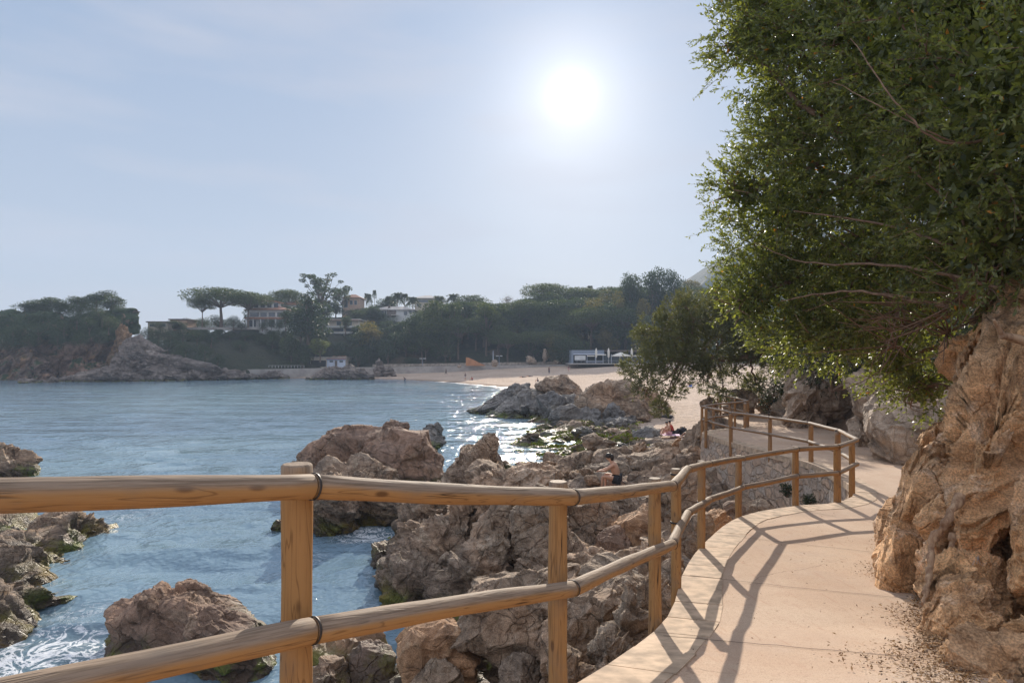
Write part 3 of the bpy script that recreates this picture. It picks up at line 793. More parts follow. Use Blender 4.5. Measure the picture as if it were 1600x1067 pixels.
def railing(i0, i1, label, posts, mat, rlow=.45):
    root = empty('wooden_railing', (RA[i0][0], RA[i0][1], path_z(RA[i0][1])), 0, label, 'railing')
    for i in range(i0, i1):
        a, b = RA[i], RA[i + 1]
        r = .041 if i < 10 else .04
        for dz, q in ((0, 0), (-rlow, 1)):
            A = a + np.array((0, 0, dz)); B = b + np.array((0, 0, dz)); d = (B - A) / np.linalg.norm(B - A)
            lg = log_obj('rail', A + d * .002, B - d * .002, r * (1.0 if (i + q) % 2 else .96), r * (.96 if (i + q) % 2 else 1.0), mat, root, i * 7 + q * 3 + 1)
            if i > i0: strap_obj(A + d * .004, d, r * .985, root, 'strap', .007)
    for k, (px_, py_, rr, top) in enumerate(posts):
        z0 = path_z(py_)
        # nearest rail height
        j = min(range(i0, i1), key=lambda q: abs((RA[q][0] + RA[q + 1][0]) / 2 - px_) + abs((RA[q][1] + RA[q + 1][1]) / 2 - py_))
        A, B = RA[j], RA[j + 1]; t = np.clip(np.dot((np.array((px_, py_)) - A[:2]), (B - A)[:2]) / np.dot((B - A)[:2], (B - A)[:2]), 0, 1)
        zr = (A + (B - A) * t)[2]
        po = log_obj('post', (px_, py_, z0 - .42), (px_, py_, zr + top), rr * 1.03, rr, mat, root, k * 5 + 2 + i0, 24, .004)
        # bolt plates where the rails cross
        for dz in (0, -rlow):
            s = strap_obj((px_, py_, zr + dz), (0, 0, 1), rr * 1.0, root, 'bracket', .016)
    return root
def post_on(i, t=0.0, side=.088, r=.049, top=.065):
    A = RA[i]; B = RA[min(i + 1, len(RA) - 1)]; p_ = A + (B - A) * t
    if t == 0: n_ = seg_n(i)
    else:
        d = (B - A)[:2]; d /= np.linalg.norm(d); n_ = np.array((d[1], -d[0]))
    return (p_[0] - n_[0] * side, p_[1] - n_[1] * side, r, top)
def post_px(px, Y, side=0, r=.048, top=.065):
    return ((px - 800) / F * Y, Y, r, top)
posts1 = [post_on(1), post_px(464, 2.07, r=.049, top=.062), post_px(872, 3.25, r=.048, top=.06), post_px(1023, 4.86, r=.047, top=.055), post_px(1056, 5.98, r=.046, top=.05), post_px(1096, 7.75, r=.046, top=.05),
          post_px(1154, 10.0, r=.05, top=.04), post_px(1243, 10.86, r=.052, top=.03), post_px(1308, 11.1, r=.058, top=.03), post_px(1331, 11.85, r=.052, top=-.03)]
r1 = railing(0, 10, 'sunlit pale log railing with two rails along the near edge of the pink path', posts1, MAT['wood'])
posts2 = [post_px(1309, 13.5, r=.058, top=0), post_px(1267, 15.6, r=.056, top=0), post_px(1203, 17.35, r=.05, top=0), post_px(1142, 19.5, r=.055, top=.02), post_px(1103, 21.3, r=.05, top=.02), post_px(1097, 22.3, r=.05, top=.03),
          post_on(17, 0, .07, .045, .0), post_on(18, 0, .07, .045, .0), (8.55, 23.5, .05, -.02), (8.75, 23.75, .055, -.02)]
r2 = railing(10, 19, 'weathered log railing curving round the shaded platform end of the path', posts2, MAT['wood_far'])
posts3 = [post_on(20, 0, .07, .045, 0), post_on(21, 0, .07, .045, 0), post_on(22, 0, .07, .05, .03), post_on(22, .5, .07, .045, 0), post_on(23, 0, .07, .045, 0), post_on(24, 0, .07, .045, 0)]
r3 = railing(19, 25, 'farthest stretch of log railing running behind the platform above the sand', posts3, MAT['wood_far'])
# ---------------------------------------------------------------- named rocks of the near shore
ST = (R(25), R(35), R(20))
rock('rock_shelf', 'low layered dark rock shelf with yellow weed at the left edge of the picture', 'rock', MAT['brown_strata'], [
    px_blob(-160, 90, 815, 885, 19.5, 11, .6, lvl=6, strata=ST, samp=.25, rough=.12), px_blob(40, 152, 822, 858, 19.5, 12, .8, strata=ST, samp=.25),
    px_blob(-60, 128, 850, 905, 17.6, 13, 1.0, strata=ST, samp=.25), px_blob(-220, 70, 858, 960, 16.0, 14, .8, lvl=7, strata=ST, samp=.25), px_blob(-220, 88, 900, 1000, 14.2, 15, .8, lvl=7, strata=ST, samp=.25),
    px_blob(-260, 30, 950, 1060, 12.8, 16, .8, strata=ST, samp=.25)])
rock('sea_rock', 'pointed grey brown rock at the left edge seen just above the top rail', 'rock', MAT['brown_strata'], [
    px_blob(-50, 36, 692, 752, 30.5, 21, .8, strata=(R(60), R(-35), 0), samp=.2, lean=(-.3, 0)), px_blob(-20, 50, 722, 752, 30, 22, .8, strata=ST, samp=.2)])
rock('sea_rock', 'broad brown rock rising from foaming water behind the lower rail at bottom left', 'rock', MAT['dome'], [
    outline_rock([(165, 1010), (175, 985), (168, 965), (190, 950), (225, 935), (255, 926), (290, 930), (320, 940), (350, 955), (385, 965), (405, 985), (425, 1040), (440, 1100), (300, 1120), (200, 1080)], 11.8, 1.1, 31, strata=(R(15), R(20), 0), samp=.12, rough=.08, fq=1.0, rm=.6),
    px_blob(330, 372, 950, 985, 11.6, 32, .8, lvl=5)])
rock('sea_boulder', 'big domed brown boulder standing in the water beyond the nearest post', 'rock', MAT['dome'], [
    outline_rock([(478, 770), (480, 715), (492, 695), (505, 684), (520, 680), (530, 672), (560, 667), (600, 668), (628, 676), (650, 680), (655, 700), (670, 712), (680, 735), (678, 762), (660, 790), (560, 800), (490, 800)], 28.5, 2.4, 41, rough=.055, fq=.9),
    px_blob(635, 684, 705, 770, 27.6, 44, .7), px_blob(468, 520, 712, 775, 27.2, 45, .7), px_blob(600, 640, 663, 690, 28.6, 46, .8), px_blob(585, 640, 720, 775, 26.6, 47, .8)])
rock('sea_rock', 'small dark ledge at the left foot of the domed brown boulder', 'rock', MAT['grey'], [px_blob(446, 500, 712, 745, 30.5, 51, .8, strata=ST, samp=.2)])
rock('sea_rock', 'jagged dark rock below the top rail in front of the domed boulder', 'rock', MAT['brown_strata'], [
    px_blob(478, 560, 750, 848, 20.5, 61, .8, lvl=6, strata=ST, samp=.28), px_blob(540, 612, 745, 830, 21.4, 62, .8, lvl=6, strata=ST, samp=.28), px_blob(500, 640, 720, 800, 24.0, 63, .6)])
rock('sea_rock', 'tiny weed covered rock in the water just left of the nearest post', 'rock', MAT['brown_strata'], [px_blob(427, 452, 810, 835, 20.5, 64, .8, lvl=5)])
rock('sea_rock', 'dark rock with a cube shaped top in the sea right of the domed boulder', 'rock', MAT['grey'], [
    px_blob(660, 694, 662, 696, 40, 65, .8, rough=.08), px_blob(640, 690, 682, 704, 38, 66, .8, strata=ST, samp=.2), px_blob(632, 668, 692, 712, 36, 67, .8, lvl=5)])
rock('rock_pinnacle', 'tall pointed leaning brown rock spire above the top rail', 'rock', MAT['brown_strata'], [
    outline_rock([(670, 800), (690, 760), (700, 735), (718, 716), (722, 706), (735, 700), (748, 690), (757, 683), (770, 682), (776, 690), (773, 712), (778, 725), (774, 745), (792, 770), (780, 860), (700, 860)], 22, 1.0, 71, strata=(R(20), R(65), 0), samp=.08, rough=.075, rm=.55),
    px_blob(655, 720, 745, 830, 22.5, 74, .8), px_blob(755, 785, 728, 790, 21.3, 73, .8)])
rock('rock_outcrop', 'massive cracked brown outcrop with an upright slab seen between the two rails', 'rock', MAT['brown'], [
    outline_rock([(735, 860), (738, 790), (733, 742), (745, 730), (760, 728), (790, 738), (800, 732), (830, 731), (858, 740), (885, 760), (892, 850), (860, 900), (780, 900)], 17.5, 1.5, 81, rough=.09, fq=1.0, rm=.7), px_blob(840, 882, 755, 900, 16.6, 83, .8),
    outline_rock([(788, 945), (793, 880), (798, 840), (806, 790), (815, 765), (840, 752), (862, 756), (880, 790), (886, 860), (884, 930), (850, 955)], 15.0, .8, 84, rough=.06), 
    outline_rock([(748, 850), (750, 812), (775, 782), (802, 778), (806, 800), (800, 845), (770, 858)], 15.6, .7, 85, lvl=6, rough=.05),
    px_blob(735, 800, 825, 930, 14.9, 86, .7, lvl=7, rough=.11), px_blob(800, 900, 860, 945, 14.0, 87, .7, lvl=7, rough=.11), px_blob(690, 750, 760, 880, 17.0, 88, .8, strata=ST, samp=.15)])
for k, (x0, x1, y0, y1, Y, l) in enumerate([
    (600, 700, 770, 830, 20.8, 'layered weed fringed rock at the water just below the top rail right of the gap'),
    (610, 700, 805, 870, 18.4, 'ribbed brown rock fin with weed sloping into the cove'),
    (640, 725, 780, 850, 19.0, 'brown rock fin right behind the ribbed fin'),
    (588, 640, 850, 900, 17.0, 'yellow green weedy rock knob at the edge of the cove'),
    (630, 740, 830, 915, 15.8, 'dark mossy slab sloping down beneath the upright slab'),
    (590, 720, 880, 945, 14.7, 'long dark rock ledge reaching left into the cove'),
    (690, 790, 860, 945, 14.0, 'dark rock buttress in the shade under the outcrop')]):
    rock('shore_rock', l, 'rock', MAT['brown_strata'], [px_blob(x0, x1, y0, y1 + 12, Y, 100 + k * 3, .8, lvl=6, strata=(R(20), R(40), R(10)), samp=.3, rough=.13),
         px_blob(x0 + 10, x1 + 15, y0 - 6, y1 - 12, Y + .7, 101 + k * 3, .8, lvl=5, strata=(R(20), R(40), R(10)), samp=.3)])
rock('shore_rock', 'small brown rock lying in the cove water just above the lower rail', 'rock', MAT['brown'], [px_blob(592, 650, 925, 960, 14.2, 131, .8)])
rock('boulder', 'rounded warm brown boulder under the lower rail left of the second post', 'rock', MAT['warm'], [outline_rock([(622, 1010), (632, 985), (650, 972), (690, 962), (715, 968), (735, 990), (752, 1020), (745, 1050), (720, 1085), (670, 1095), (640, 1070)], 9.6, .6, 141, rough=.045, fq=.8), px_blob(628, 690, 950, 1010, 10.4, 142, .8, rough=.06)])
rock('boulder', 'huge cracked boulder filling the gap behind the second post', 'rock', MAT['brown'], [outline_rock([(700, 1000), (712, 960), (740, 925), (790, 905), (860, 890), (905, 895), (925, 950), (915, 1010), (860, 1050), (760, 1050)], 9.8, .9, 151, rough=.055), outline_rock([(840, 1080), (850, 980), (880, 935), (930, 905), (985, 900), (1015, 930), (1010, 1000), (960, 1080)], 8.9, .8, 152, rough=.06)])
rock('boulder', 'rough pinkish rock fin climbing beside the pale edging stones', 'rock', MAT['brown'], [
    px_blob(955, 1015, 930, 1055, 6.4, 161, .7, lvl=6, rough=.14), px_blob(920, 985, 985, 1100, 5.8, 162, .7, lvl=6, rough=.14), px_blob(985, 1050, 895, 1000, 7.4, 163, .7, lvl=6, rough=.13), px_blob(1010, 1060, 870, 960, 8.2, 164, .8), px_blob(860, 930, 1020, 1110, 5.6, 165, .7, rough=.12)])
NEAR = [  # x0,x1,y0,y1,Y,label
    (878, 985, 785, 885, 18.2, 'broad brown boulder with a deep crack behind the second post, right side'),
    (960, 1045, 800, 900, 16.5, 'brown boulder just left of the third post'),
    (893, 935, 830, 885, 17.0, 'small rounded rock beside the tiny rock pool'),
    (935, 990, 828, 880, 16.2, 'blocky rock on the right bank of the tiny rock pool'),
    (900, 1030, 880, 960, 12.0, 'wide split boulder below the tiny rock pool'),
    (1000, 1060, 760, 830, 17.5, 'grey brown boulder behind the third and fourth posts'),
    (1100, 1138, 795, 836, 12.6, 'round pinkish boulder at the foot of the stone wall'),
    (1060, 1110, 800, 870, 11.0, 'boulder pressed against the path edge behind the fifth post'),
    (1130, 1180, 790, 830, 13.6, 'grey boulder under the stone wall right of the round one'),
    (1170, 1215, 785, 815, 14.2, 'small flat boulder at the far end of the wall foot'),
    (1040, 1100, 740, 800, 15.8, 'large grey boulder leaning on the corner of the stone wall'),
    (900, 970, 770, 800, 20.5, 'low brown rock behind the middle of the top rail'),
    (960, 1045, 745, 795, 20.2, 'smooth pale boulder below the seated woman'),
    (937, 1005, 752, 800, 20.6, 'brown rock that the bathing woman sits on'),
    (990, 1075, 700, 770, 23.5, 'sloping brown rock slab running up right of the seated woman'),
    (1040, 1100, 705, 745, 24.0, 'brown boulder below the sunbather'),
    (1048, 1066, 690, 712, 28.8, 'egg shaped brown stone on the sand near the sunbather'),
    (850, 885, 705, 760, 26.0, 'grey rounded rock pair left of the weedy pool'),
    (835, 905, 745, 775, 23.0, 'mossy rock ledge in front of the weedy pool'),
    (905, 945, 718, 748, 27.0, 'dark rock right behind the seated woman'),
    (480, 545, 1030, 1100, 10.4, 'brown rock at the foot of the nearest post'),
    (485, 600, 985, 1050, 11.6, 'dark rock in the shadow under the lower rail'),
    (780, 850, 1030, 1090, 8.8, 'small grey boulder at the bottom edge beside the second post'),
    (545, 620, 1010, 1080, 10.9, 'weedy dark rock between the nearest post and the rounded boulder'),
    (640, 720, 1040, 1100, 9.0, 'pale pitted rock at the bottom edge under the rounded boulder')]
for k, (x0, x1, y0, y1, Y, l) in enumerate(NEAR):
    rock('boulder', l, 'rock', [MAT['brown'], MAT['warm'], MAT['brown_strata'], MAT['dome'], MAT['brown']][k % 5], [px_blob(x0, x1, y0, y1 + 10, Y, 200 + k, .85, lvl=6, rough=.055, planes=13, cut=(.68, 1.0))])
# grey outcrop by the beach and the big brown boulders
SG = (R(35), R(-30), R(10))
rock('rock_outcrop', 'grey layered outcrop sloping into the sea in front of the beach', 'rock', MAT['grey'], [
    outline_rock([(740, 640), (762, 628), (785, 614), (803, 603), (822, 602), (842, 612), (852, 640), (820, 658), (780, 658)], 65, 3.0, 301, strata=SG, samp=.14, fq=1.2), outline_rock([(760, 660), (790, 636), (835, 625), (872, 640), (866, 668), (800, 674)], 60, 2.6, 302, strata=SG, samp=.16, fq=1.2),
    outline_rock([(842, 672), (846, 625), (866, 616), (900, 630), (930, 655), (950, 685), (900, 695), (860, 688)], 57, 2.6, 303, strata=SG, samp=.16, fq=1.2), px_blob(860, 950, 645, 692, 52, 305, .8, lvl=6, strata=SG, samp=.2), px_blob(890, 990, 660, 694, 49, 306, .8, lvl=6, strata=SG, samp=.2)])
rock('boulder', 'ridged brown boulder on top of the grey outcrop', 'rock', MAT['brown_strata'], [outline_rock([(846, 628), (843, 602), (858, 592), (880, 594), (900, 604), (909, 618), (900, 632)], 67, 2.4, 311, lvl=6, strata=(R(20), R(25), 0), samp=.15)])
rock('boulder', 'largest brown boulder with a peaked top at the edge of the sand', 'rock', MAT['brown'], [
    outline_rock([(903, 660), (905, 622), (915, 605), (935, 595), (950, 591), (965, 598), (985, 601), (1003, 612), (1012, 640), (1005, 668), (960, 674), (920, 672)], 55, 3.0, 321, rough=.055, fq=1.0), outline_rock([(985, 668), (990, 620), (1005, 606), (1025, 615), (1044, 652), (1036, 668)], 56, 2.2, 322, lvl=6)])
rock('boulder', 'grey rock pile at the foot of the largest brown boulder', 'rock', MAT['grey'], [px_blob(938, 972, 638, 666, 51, 331, .8), px_blob(960, 1000, 650, 668, 50, 332, .8, lvl=5)])
rock('boulder', 'flat topped grey slab with a brown tail on the sand', 'rock', MAT['grey'], [px_blob(950, 990, 655, 678, 46, 333, .8, planes=9)])
rock('rock_outcrop', 'fluted pale rock like tree roots below the corner of the platform', 'rock', MAT['wallrock'], [px_blob(1070, 1110, 658, 712, 27, 341, .8, lvl=6, strata=(R(80), R(35), 0), samp=.25, lean=(.5, 0)), px_blob(1092, 1125, 640, 700, 27, 342, .8, lvl=6, strata=(R(80), R(35), 0), samp=.2)])
rock('boulder', 'orange brown boulder behind the back rail of the platform', 'rock', MAT['brown'], [px_blob(1138, 1182, 612, 650, 28.5, 343, .7, lvl=6)])
rock('boulder', 'rounded rock leaning at the left end post of the farthest railing', 'rock', MAT['brown'], [px_blob(1100, 1122, 617, 650, 29, 344, .8, lvl=5)])

# loose boulders and stones of the tumble: prototypes copied with their own turn and size
protos = []
for k in range(9):
    g = Geo(); V, T = blob((0, 0, 0), (1, .8 + .2 * (k % 3), .62 + .07 * (k % 4)), 400 + k, 5, rough=.09, planes=13, cut=(.64, 1.0), strata=ST if k % 3 == 0 else None, samp=.12)
    g.add(V, T); protos.append(g.mesh('boulder', True))
for q in protos: q.materials.append(MAT['brown'])
protos_g = []
for q in protos[:5]:
    c_ = q.copy(); c_.materials.clear(); c_.materials.append(MAT['grey']); protos_g.append(c_)
rs = np.random.RandomState(17)
ROCKMARK = [(955, 740, 'beside the seated woman'), (860, 800, 'just above the top rail by the second post'), (1120, 820, 'at the foot of the stone wall'), (1040, 860, 'between the third and fourth posts'), (930, 870, 'around the tiny rock pool'), (960, 960, 'below the lower rail left of the third post'),
    (1047, 690, 'in front of the couple on the sand'), (1080, 720, 'below the sunbather'), (840, 720, 'left of the weedy pool'), (735, 760, 'at the foot of the rock spire'), (640, 860, 'by the cove edge between the rails'), (680, 930, 'under the lower rail near the rounded boulder'), (560, 1040, 'right of the nearest post at the bottom'),
    (790, 960, 'left of the second post below the lower rail'), (800, 665, 'at the left tip of the tidal flats'), (870, 680, 'in the middle of the tidal flats'), (940, 690, 'at the sandy end of the tidal flats'), (900, 730, 'at the near bank of the weedy pool'), (1000, 780, 'below the smooth pale boulder'), (900, 770, 'in the tumble behind the top rail')]
def scatter(n, xr, yr, size, label, group, mats, sink=.25, test=None, flat=1.0):
    k = 0; tr = 0
    while k < n and tr < n * 40:
        tr += 1
        Yd = yr[0] * (yr[1] / yr[0]) ** rs.rand()
        px = rs.uniform(*xr); X = (px - 800) / F * Yd
        s = size[0] * (size[1] / size[0]) ** (rs.rand() ** 1.6) * (1 if Yd < 30 else 1.0)
        XX = np.array([[X]]); YY = np.array([[Yd]])
        if inside(XX, YY, PATHPOLY)[0, 0] or inside(XX, YY, HILLPOLY)[0, 0] or poly_dist(XX, YY, [tuple(p) for p in EDGE])[0, 0] < s + .2: continue
        if test and not test(X, Yd): continue
        z = max(rock_z(XX, YY)[0, 0], sand_z(XX, YY)[0, 0] if Yd > 34 else -9)
        if z < -.35: continue
        o = bpy.data.objects.new('boulder', mats[rs.randint(len(mats))]); COL.objects.link(o)
        o.location = (X, Yd, z + s * .5 - s * sink); o.scale = (s, s * rs.uniform(.75, 1.1), s * rs.uniform(.7, 1.0) * flat)
        o.rotation_euler = (rs.uniform(-.35, .35), rs.uniform(-.35, .35), rs.uniform(0, 6.28))
        land = min(ROCKMARK, key=lambda q: (q[0] - px) ** 2 + (q[1] - (560 + (HC - z) / Yd * F)) ** 2)[2]
        sz = 'small' if s < size[0] * 1.35 else ('large' if s > size[0] * 2.1 else 'medium')
        tag(o, sz + ' ' + label + ' ' + land, 'rock', 'boulders: ' + sz + ' ' + label + ' ' + land); k += 1
scatter(46, (860, 1150), (8.0, 19), (.18, .55), 'brown boulder', 'boulders tumbled below the stone wall', protos)
scatter(40, (560, 860), (9.0, 22), (.15, .5), 'brown rock', 'boulders among the jagged rocks of the cove', protos)
scatter(70, (790, 1090), (19.5, 33), (.16, .62), 'brown boulder', 'boulders strewn around the seated woman', protos)
scatter(60, (770, 1010), (33, 52), (.25, .9), 'low wet rock', 'low weedy rocks of the tidal flats', protos_g + protos[:3], flat=.7)
scatter(24, (1000, 1110), (27, 45), (.08, .28), 'loose stone', 'stones on the sand near the couple', protos)

# weed tufts lying on the flats
def weed_patches():
    g = Geo(); rs = np.random.RandomState(9)
    ctr = [(rs.uniform(780, 1000), rs.uniform(32, 50)) for _ in range(46)] + [(rs.uniform(590, 660), rs.uniform(16, 22)) for _ in range(16)] + [(rs.uniform(900, 1000), rs.uniform(36, 44)) for _ in range(30)]
    for px, Yd in ctr:
        X0 = (px - 800) / F * Yd; rr = rs.uniform(.25, .9) * (1.0 if Yd > 25 else .5)
        n = int(260 * rr)
        a = rs.uniform(0, 6.28, n); q = np.sqrt(rs.rand(n)) * rr
        X = X0 + q * np.cos(a) * 1.5; Y = Yd + q * np.sin(a)
        Z = np.maximum(rock_z(X, Y), np.where(Y > 34, sand_z(X, Y), -9)) + rs.uniform(.02, .10, n)
        ok = Z > -.1; X, Y, Z = X[ok], Y[ok], np.maximum(Z[ok], .03); n = len(X)
        if n == 0: continue
        d = rs.normal(size=(n, 3)); d[:, 2] *= .4; d /= np.linalg.norm(d, axis=1)[:, None]; e = np.cross(d, rs.normal(size=(n, 3))); e /= np.linalg.norm(e, axis=1)[:, None] + 1e-6
        s = rs.uniform(.04, .12, n)[:, None]; c = np.stack([X, Y, Z], 1)
        V = np.stack([c - d * s, c + e * s * .5, c + d * s, c - e * s * .5], 1).reshape(-1, 3)
        g.add(V, np.arange(n * 4).reshape(-1, 4))
    o = g.obj('seaweed', leaf_mat('green_seaweed', (.11, .145, .02), (.20, .21, .03), (.16, .10, .02), .15, .85, .25, .1)); tag(o, 'bright green seaweed draped over the low rocks around the pools', 'seaweed', kind='stuff')
weed_patches()

# ---------------------------------------------------------------- cliff on the right of the path
def cl(x0, x1, y0, y1, Y, seed, depth=.8, **k):
    k.setdefault('rough', .07); k.setdefault('lvl', 7); return px_blob(x0, x1, y0, y1, Y, seed, depth, **k)
rock('cliff', 'rough orange rock cliff rising on the right side of the path', 'cliff', MAT['cliff'], [
    outline_rock([(1356, 896), (1366, 856), (1392, 803), (1412, 768), (1432, 740), (1455, 712), (1480, 694), (1505, 700), (1515, 800), (1500, 890), (1470, 930), (1410, 925)], 6.7, .9, 521, rough=.08, fq=.8, leany=.25, strata=(R(60), R(40), 0), samp=.03),
    outline_rock([(1446, 735), (1450, 705), (1464, 672), (1485, 652), (1520, 680), (1505, 750), (1465, 755)], 8.0, .8, 502, rough=.095),
    outline_rock([(1560, 620), (1590, 560), (1650, 520), (1800, 520), (1850, 800), (1800, 1040), (1640, 1040), (1570, 960), (1530, 900), (1508, 830), (1515, 740), (1535, 680)], 5.9, 1.3, 503, rough=.095, fq=1.3, strata=(R(30), R(-35), 0), samp=.04),
    outline_rock([(1438, 1000), (1446, 930), (1470, 897), (1500, 880), (1540, 888), (1582, 930), (1575, 1000), (1540, 1040), (1490, 1050), (1450, 1045)], 4.75, .55, 505, rough=.095, fq=1.1),
    cl(1476, 1640, 985, 1230, 3.55, 506, .9, rough=.095, fq=1.2), cl(1530, 1850, 915, 1250, 3.9, 516, .6, rough=.095, fq=1.3), cl(1440, 1500, 1000, 1060, 4.1, 517, .8, lvl=6), cl(1530, 1850, 1050, 1500, 3.2, 507, .6, rough=.09, fq=1.5),
    outline_rock([(1478, 548), (1484, 530), (1520, 505), (1570, 475), (1650, 445), (1780, 470), (1720, 600), (1600, 650), (1560, 655), (1532, 632), (1490, 585)], 7.0, 1.0, 509, rough=.085, fq=1.0, strata=(R(10), R(35), 0), samp=.03),
    outline_rock([(1515, 650), (1530, 620), (1570, 640), (1580, 700), (1540, 745), (1505, 725), (1495, 690)], 7.2, .7, 510, rough=.095, fq=1.2),
    cl(1446, 1512, 780, 850, 5.7, 508, .8, lvl=6), cl(1436, 1490, 850, 935, 5.5, 514, .8, lvl=6), cl(1600, 1850, 380, 620, 6.2, 513, .7, rough=.095),
    outline_rock([(1560, 1000), (1575, 900), (1592, 830), (1620, 760), (1700, 700), (1850, 700), (1850, 1100), (1650, 1100)], 4.9, .7, 515, rough=.095, fq=1.2)])
# shaded pale rock wall beyond the bend
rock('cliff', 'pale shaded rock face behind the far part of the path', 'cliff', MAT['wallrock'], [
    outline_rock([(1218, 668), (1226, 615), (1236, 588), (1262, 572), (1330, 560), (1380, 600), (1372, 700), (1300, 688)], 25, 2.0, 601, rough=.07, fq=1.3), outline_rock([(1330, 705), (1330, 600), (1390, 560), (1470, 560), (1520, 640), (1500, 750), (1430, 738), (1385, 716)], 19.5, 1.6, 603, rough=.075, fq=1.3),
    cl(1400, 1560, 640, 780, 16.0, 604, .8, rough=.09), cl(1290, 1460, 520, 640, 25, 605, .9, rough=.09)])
rock('boulder', 'dark shaded rock under the bush left of the pale rock face', 'rock', MAT['wallrock'], [cl(1183, 1240, 605, 655, 29.5, 611, .9, lvl=6), cl(1200, 1262, 620, 662, 28, 612, .9, lvl=6)])
# gnarled root on the cliff foot
def root_obj(pts, r0, r1, parent, seed=0):
    q = catmull([P(*p) for p in pts], 7); n = len(q); rs_ = np.random.RandomState(seed)
    rad = np.linspace(r0, r1, n) * (1 + .18 * np.sin(np.arange(n) * 1.1) + .1 * rs_.normal(size=n))
    q = q + rs_.normal(size=q.shape) * r0 * .18
    g = Geo().tube(q, rad, 12)
    return g.obj('root', MAT['root'], parent, smooth=True)
m = M_('grey_root_bark'); p = m.pos(); n_ = m.noise(m.mapping(p, (22, 22, 5)), 1, 5, .7); c = m.mix(m.rng(n_, .35, .65), (.20, .11, .06), (.42, .28, .17))
m.set(Base_Color=c, Roughness=.85, Normal=m.bump(n_, .8, .01)); MAT['root'] = m.m
m = M_('brown_bark'); p = m.pos(); n_ = m.noise(m.mapping(p, (14, 14, 4)), 1, 5, .7); c = m.mix(m.rng(n_, .35, .65), (.14, .08, .05), (.27, .17, .11))
m.set(Base_Color=c, Roughness=.85, Normal=m.bump(n_, .8, .01)); MAT['bark'] = m.m

# dead leaves along the cliff foot
def litter():
    g = Geo(); rs = np.random.RandomState(12); C_ = []
    rp = resample(np.array(RIGHT[2:12]), .05)
    for k in range(46000):
        i = rs.randint(len(rp) - 1); 
        if rp[i][1] > 9 and rs.rand() < .5: continue
        t = rp[i + 1] - rp[i]; n = np.array((-t[1], t[0])); n /= np.linalg.norm(n)
        cl_ = .55 + .45 * math.sin(rp[i][1] * 3.1) * math.sin(rp[i][1] * 1.3)
        off = abs(rs.normal()) * .19 * cl_ * 1.5 - .12
        if rs.rand() < .010: off = rs.uniform(0, 1.6)
        p_ = rp[i] + n * off
        C_.append((p_[0], p_[1], path_z(p_[1]) + .018 + (rs.rand() ** 3) * .04 * (off < .3)))
    C_ = np.array(C_); n = len(C_)
    d = rs.normal(size=(n, 3)); d[:, 2] *= .35; d /= np.linalg.norm(d, axis=1)[:, None]; e = np.cross(d, np.array((0, 0, 1.0)) + rs.normal(size=(n, 3)) * .4); e /= np.linalg.norm(e, axis=1)[:, None]
    s = rs.uniform(.006, .016, n)[:, None]
    V = np.stack([C_ - d * s, C_ + e * s * .38, C_ + d * s, C_ - e * s * .38], 1).reshape(-1, 3)
    g.add(V, np.arange(n * 4).reshape(-1, 4))
    o = g.obj('leaf_litter', leaf_mat('dry_leaves', (.24, .13, .065), (.42, .27, .15), (.10, .055, .03), .05, .8, .3)); tag(o, 'dry brown leaf litter gathered at the foot of the cliff along the path', 'leaf litter', kind='stuff')
litter()
# ---------------------------------------------------------------- foliage
def leaf_cards(C_, D, rs, size, aspect=.34, up=.5):
    """diamond leaves at C_ pointing along D"""
    n = len(C_); D = D / (np.linalg.norm(D, axis=1)[:, None] + 1e-9)
    E = np.cross(D, rs.normal(size=(n, 3)) * (1 - up) + np.array((0, 0, up))); E /= np.linalg.norm(E, axis=1)[:, None] + 1e-9
    s = (size * rs.uniform(.7, 1.3, n))[:, None]
    return np.stack([C_, C_ + D * s * .5 + E * s * aspect * .5, C_ + D * s, C_ + D * s * .5 - E * s * aspect * .5], 1).reshape(-1, 3)
def sprigs(base, dirs, rs, length, nl, leaf, aspect=.34, spread=1.0, stem=None, droop=0.0):
    """twigs with leaves all round; returns leaf vertices and optional stem quads"""
    m = len(base); dirs = dirs / np.linalg.norm(dirs, axis=1)[:, None]
    L = (length * rs.uniform(.6, 1.3, m))
    t = np.tile(np.linspace(.12, 1.0, nl), m); b = np.repeat(base, nl, 0); d = np.repeat(dirs, nl, 0); l = np.repeat(L, nl)
    c = b + d * (t * l)[:, None]; c[:, 2] -= droop * (t * l) ** 2
    ld = d * .75 + rs.normal(size=d.shape) * .55 * spread
    V = leaf_cards(c, ld, rs, leaf, aspect)
    if stem:
        e = np.cross(dirs, rs.normal(size=dirs.shape)); e /= np.linalg.norm(e, axis=1)[:, None]
        tip = base + dirs * L[:, None]; tip[:, 2] -= droop * L ** 2
        SV = np.stack([base - e * stem, base + e * stem, tip + e * stem * .4, tip - e * stem * .4], 1).reshape(-1, 3)
        return V, SV
    return V, None
def sph(n, rs):
    v = rs.normal(size=(n, 3)); return v / np.linalg.norm(v, axis=1)[:, None]
def in_lobes(p, lobes, skip, f=.82):
    r = np.zeros(len(p), bool)
    for i, (c, rad) in enumerate(lobes):
        if i == skip: continue
        r |= (((p - c) / rad) ** 2).sum(1) < f * f
    return r
MAT['leaf_big'] = leaf_mat('glossy_evergreen_leaf', (.056, .078, .040), (.155, .182, .064), (.36, .16, .03), .42, .42, .004, .7)
MAT['leaf_tam'] = leaf_mat('olive_needle', (.070, .075, .038), (.16, .145, .068), None, .32, .6)
MAT['leaf_dark'] = leaf_mat('dark_bush_leaf', (.02, .03, .014), (.04, .055, .022), None, .2, .5)

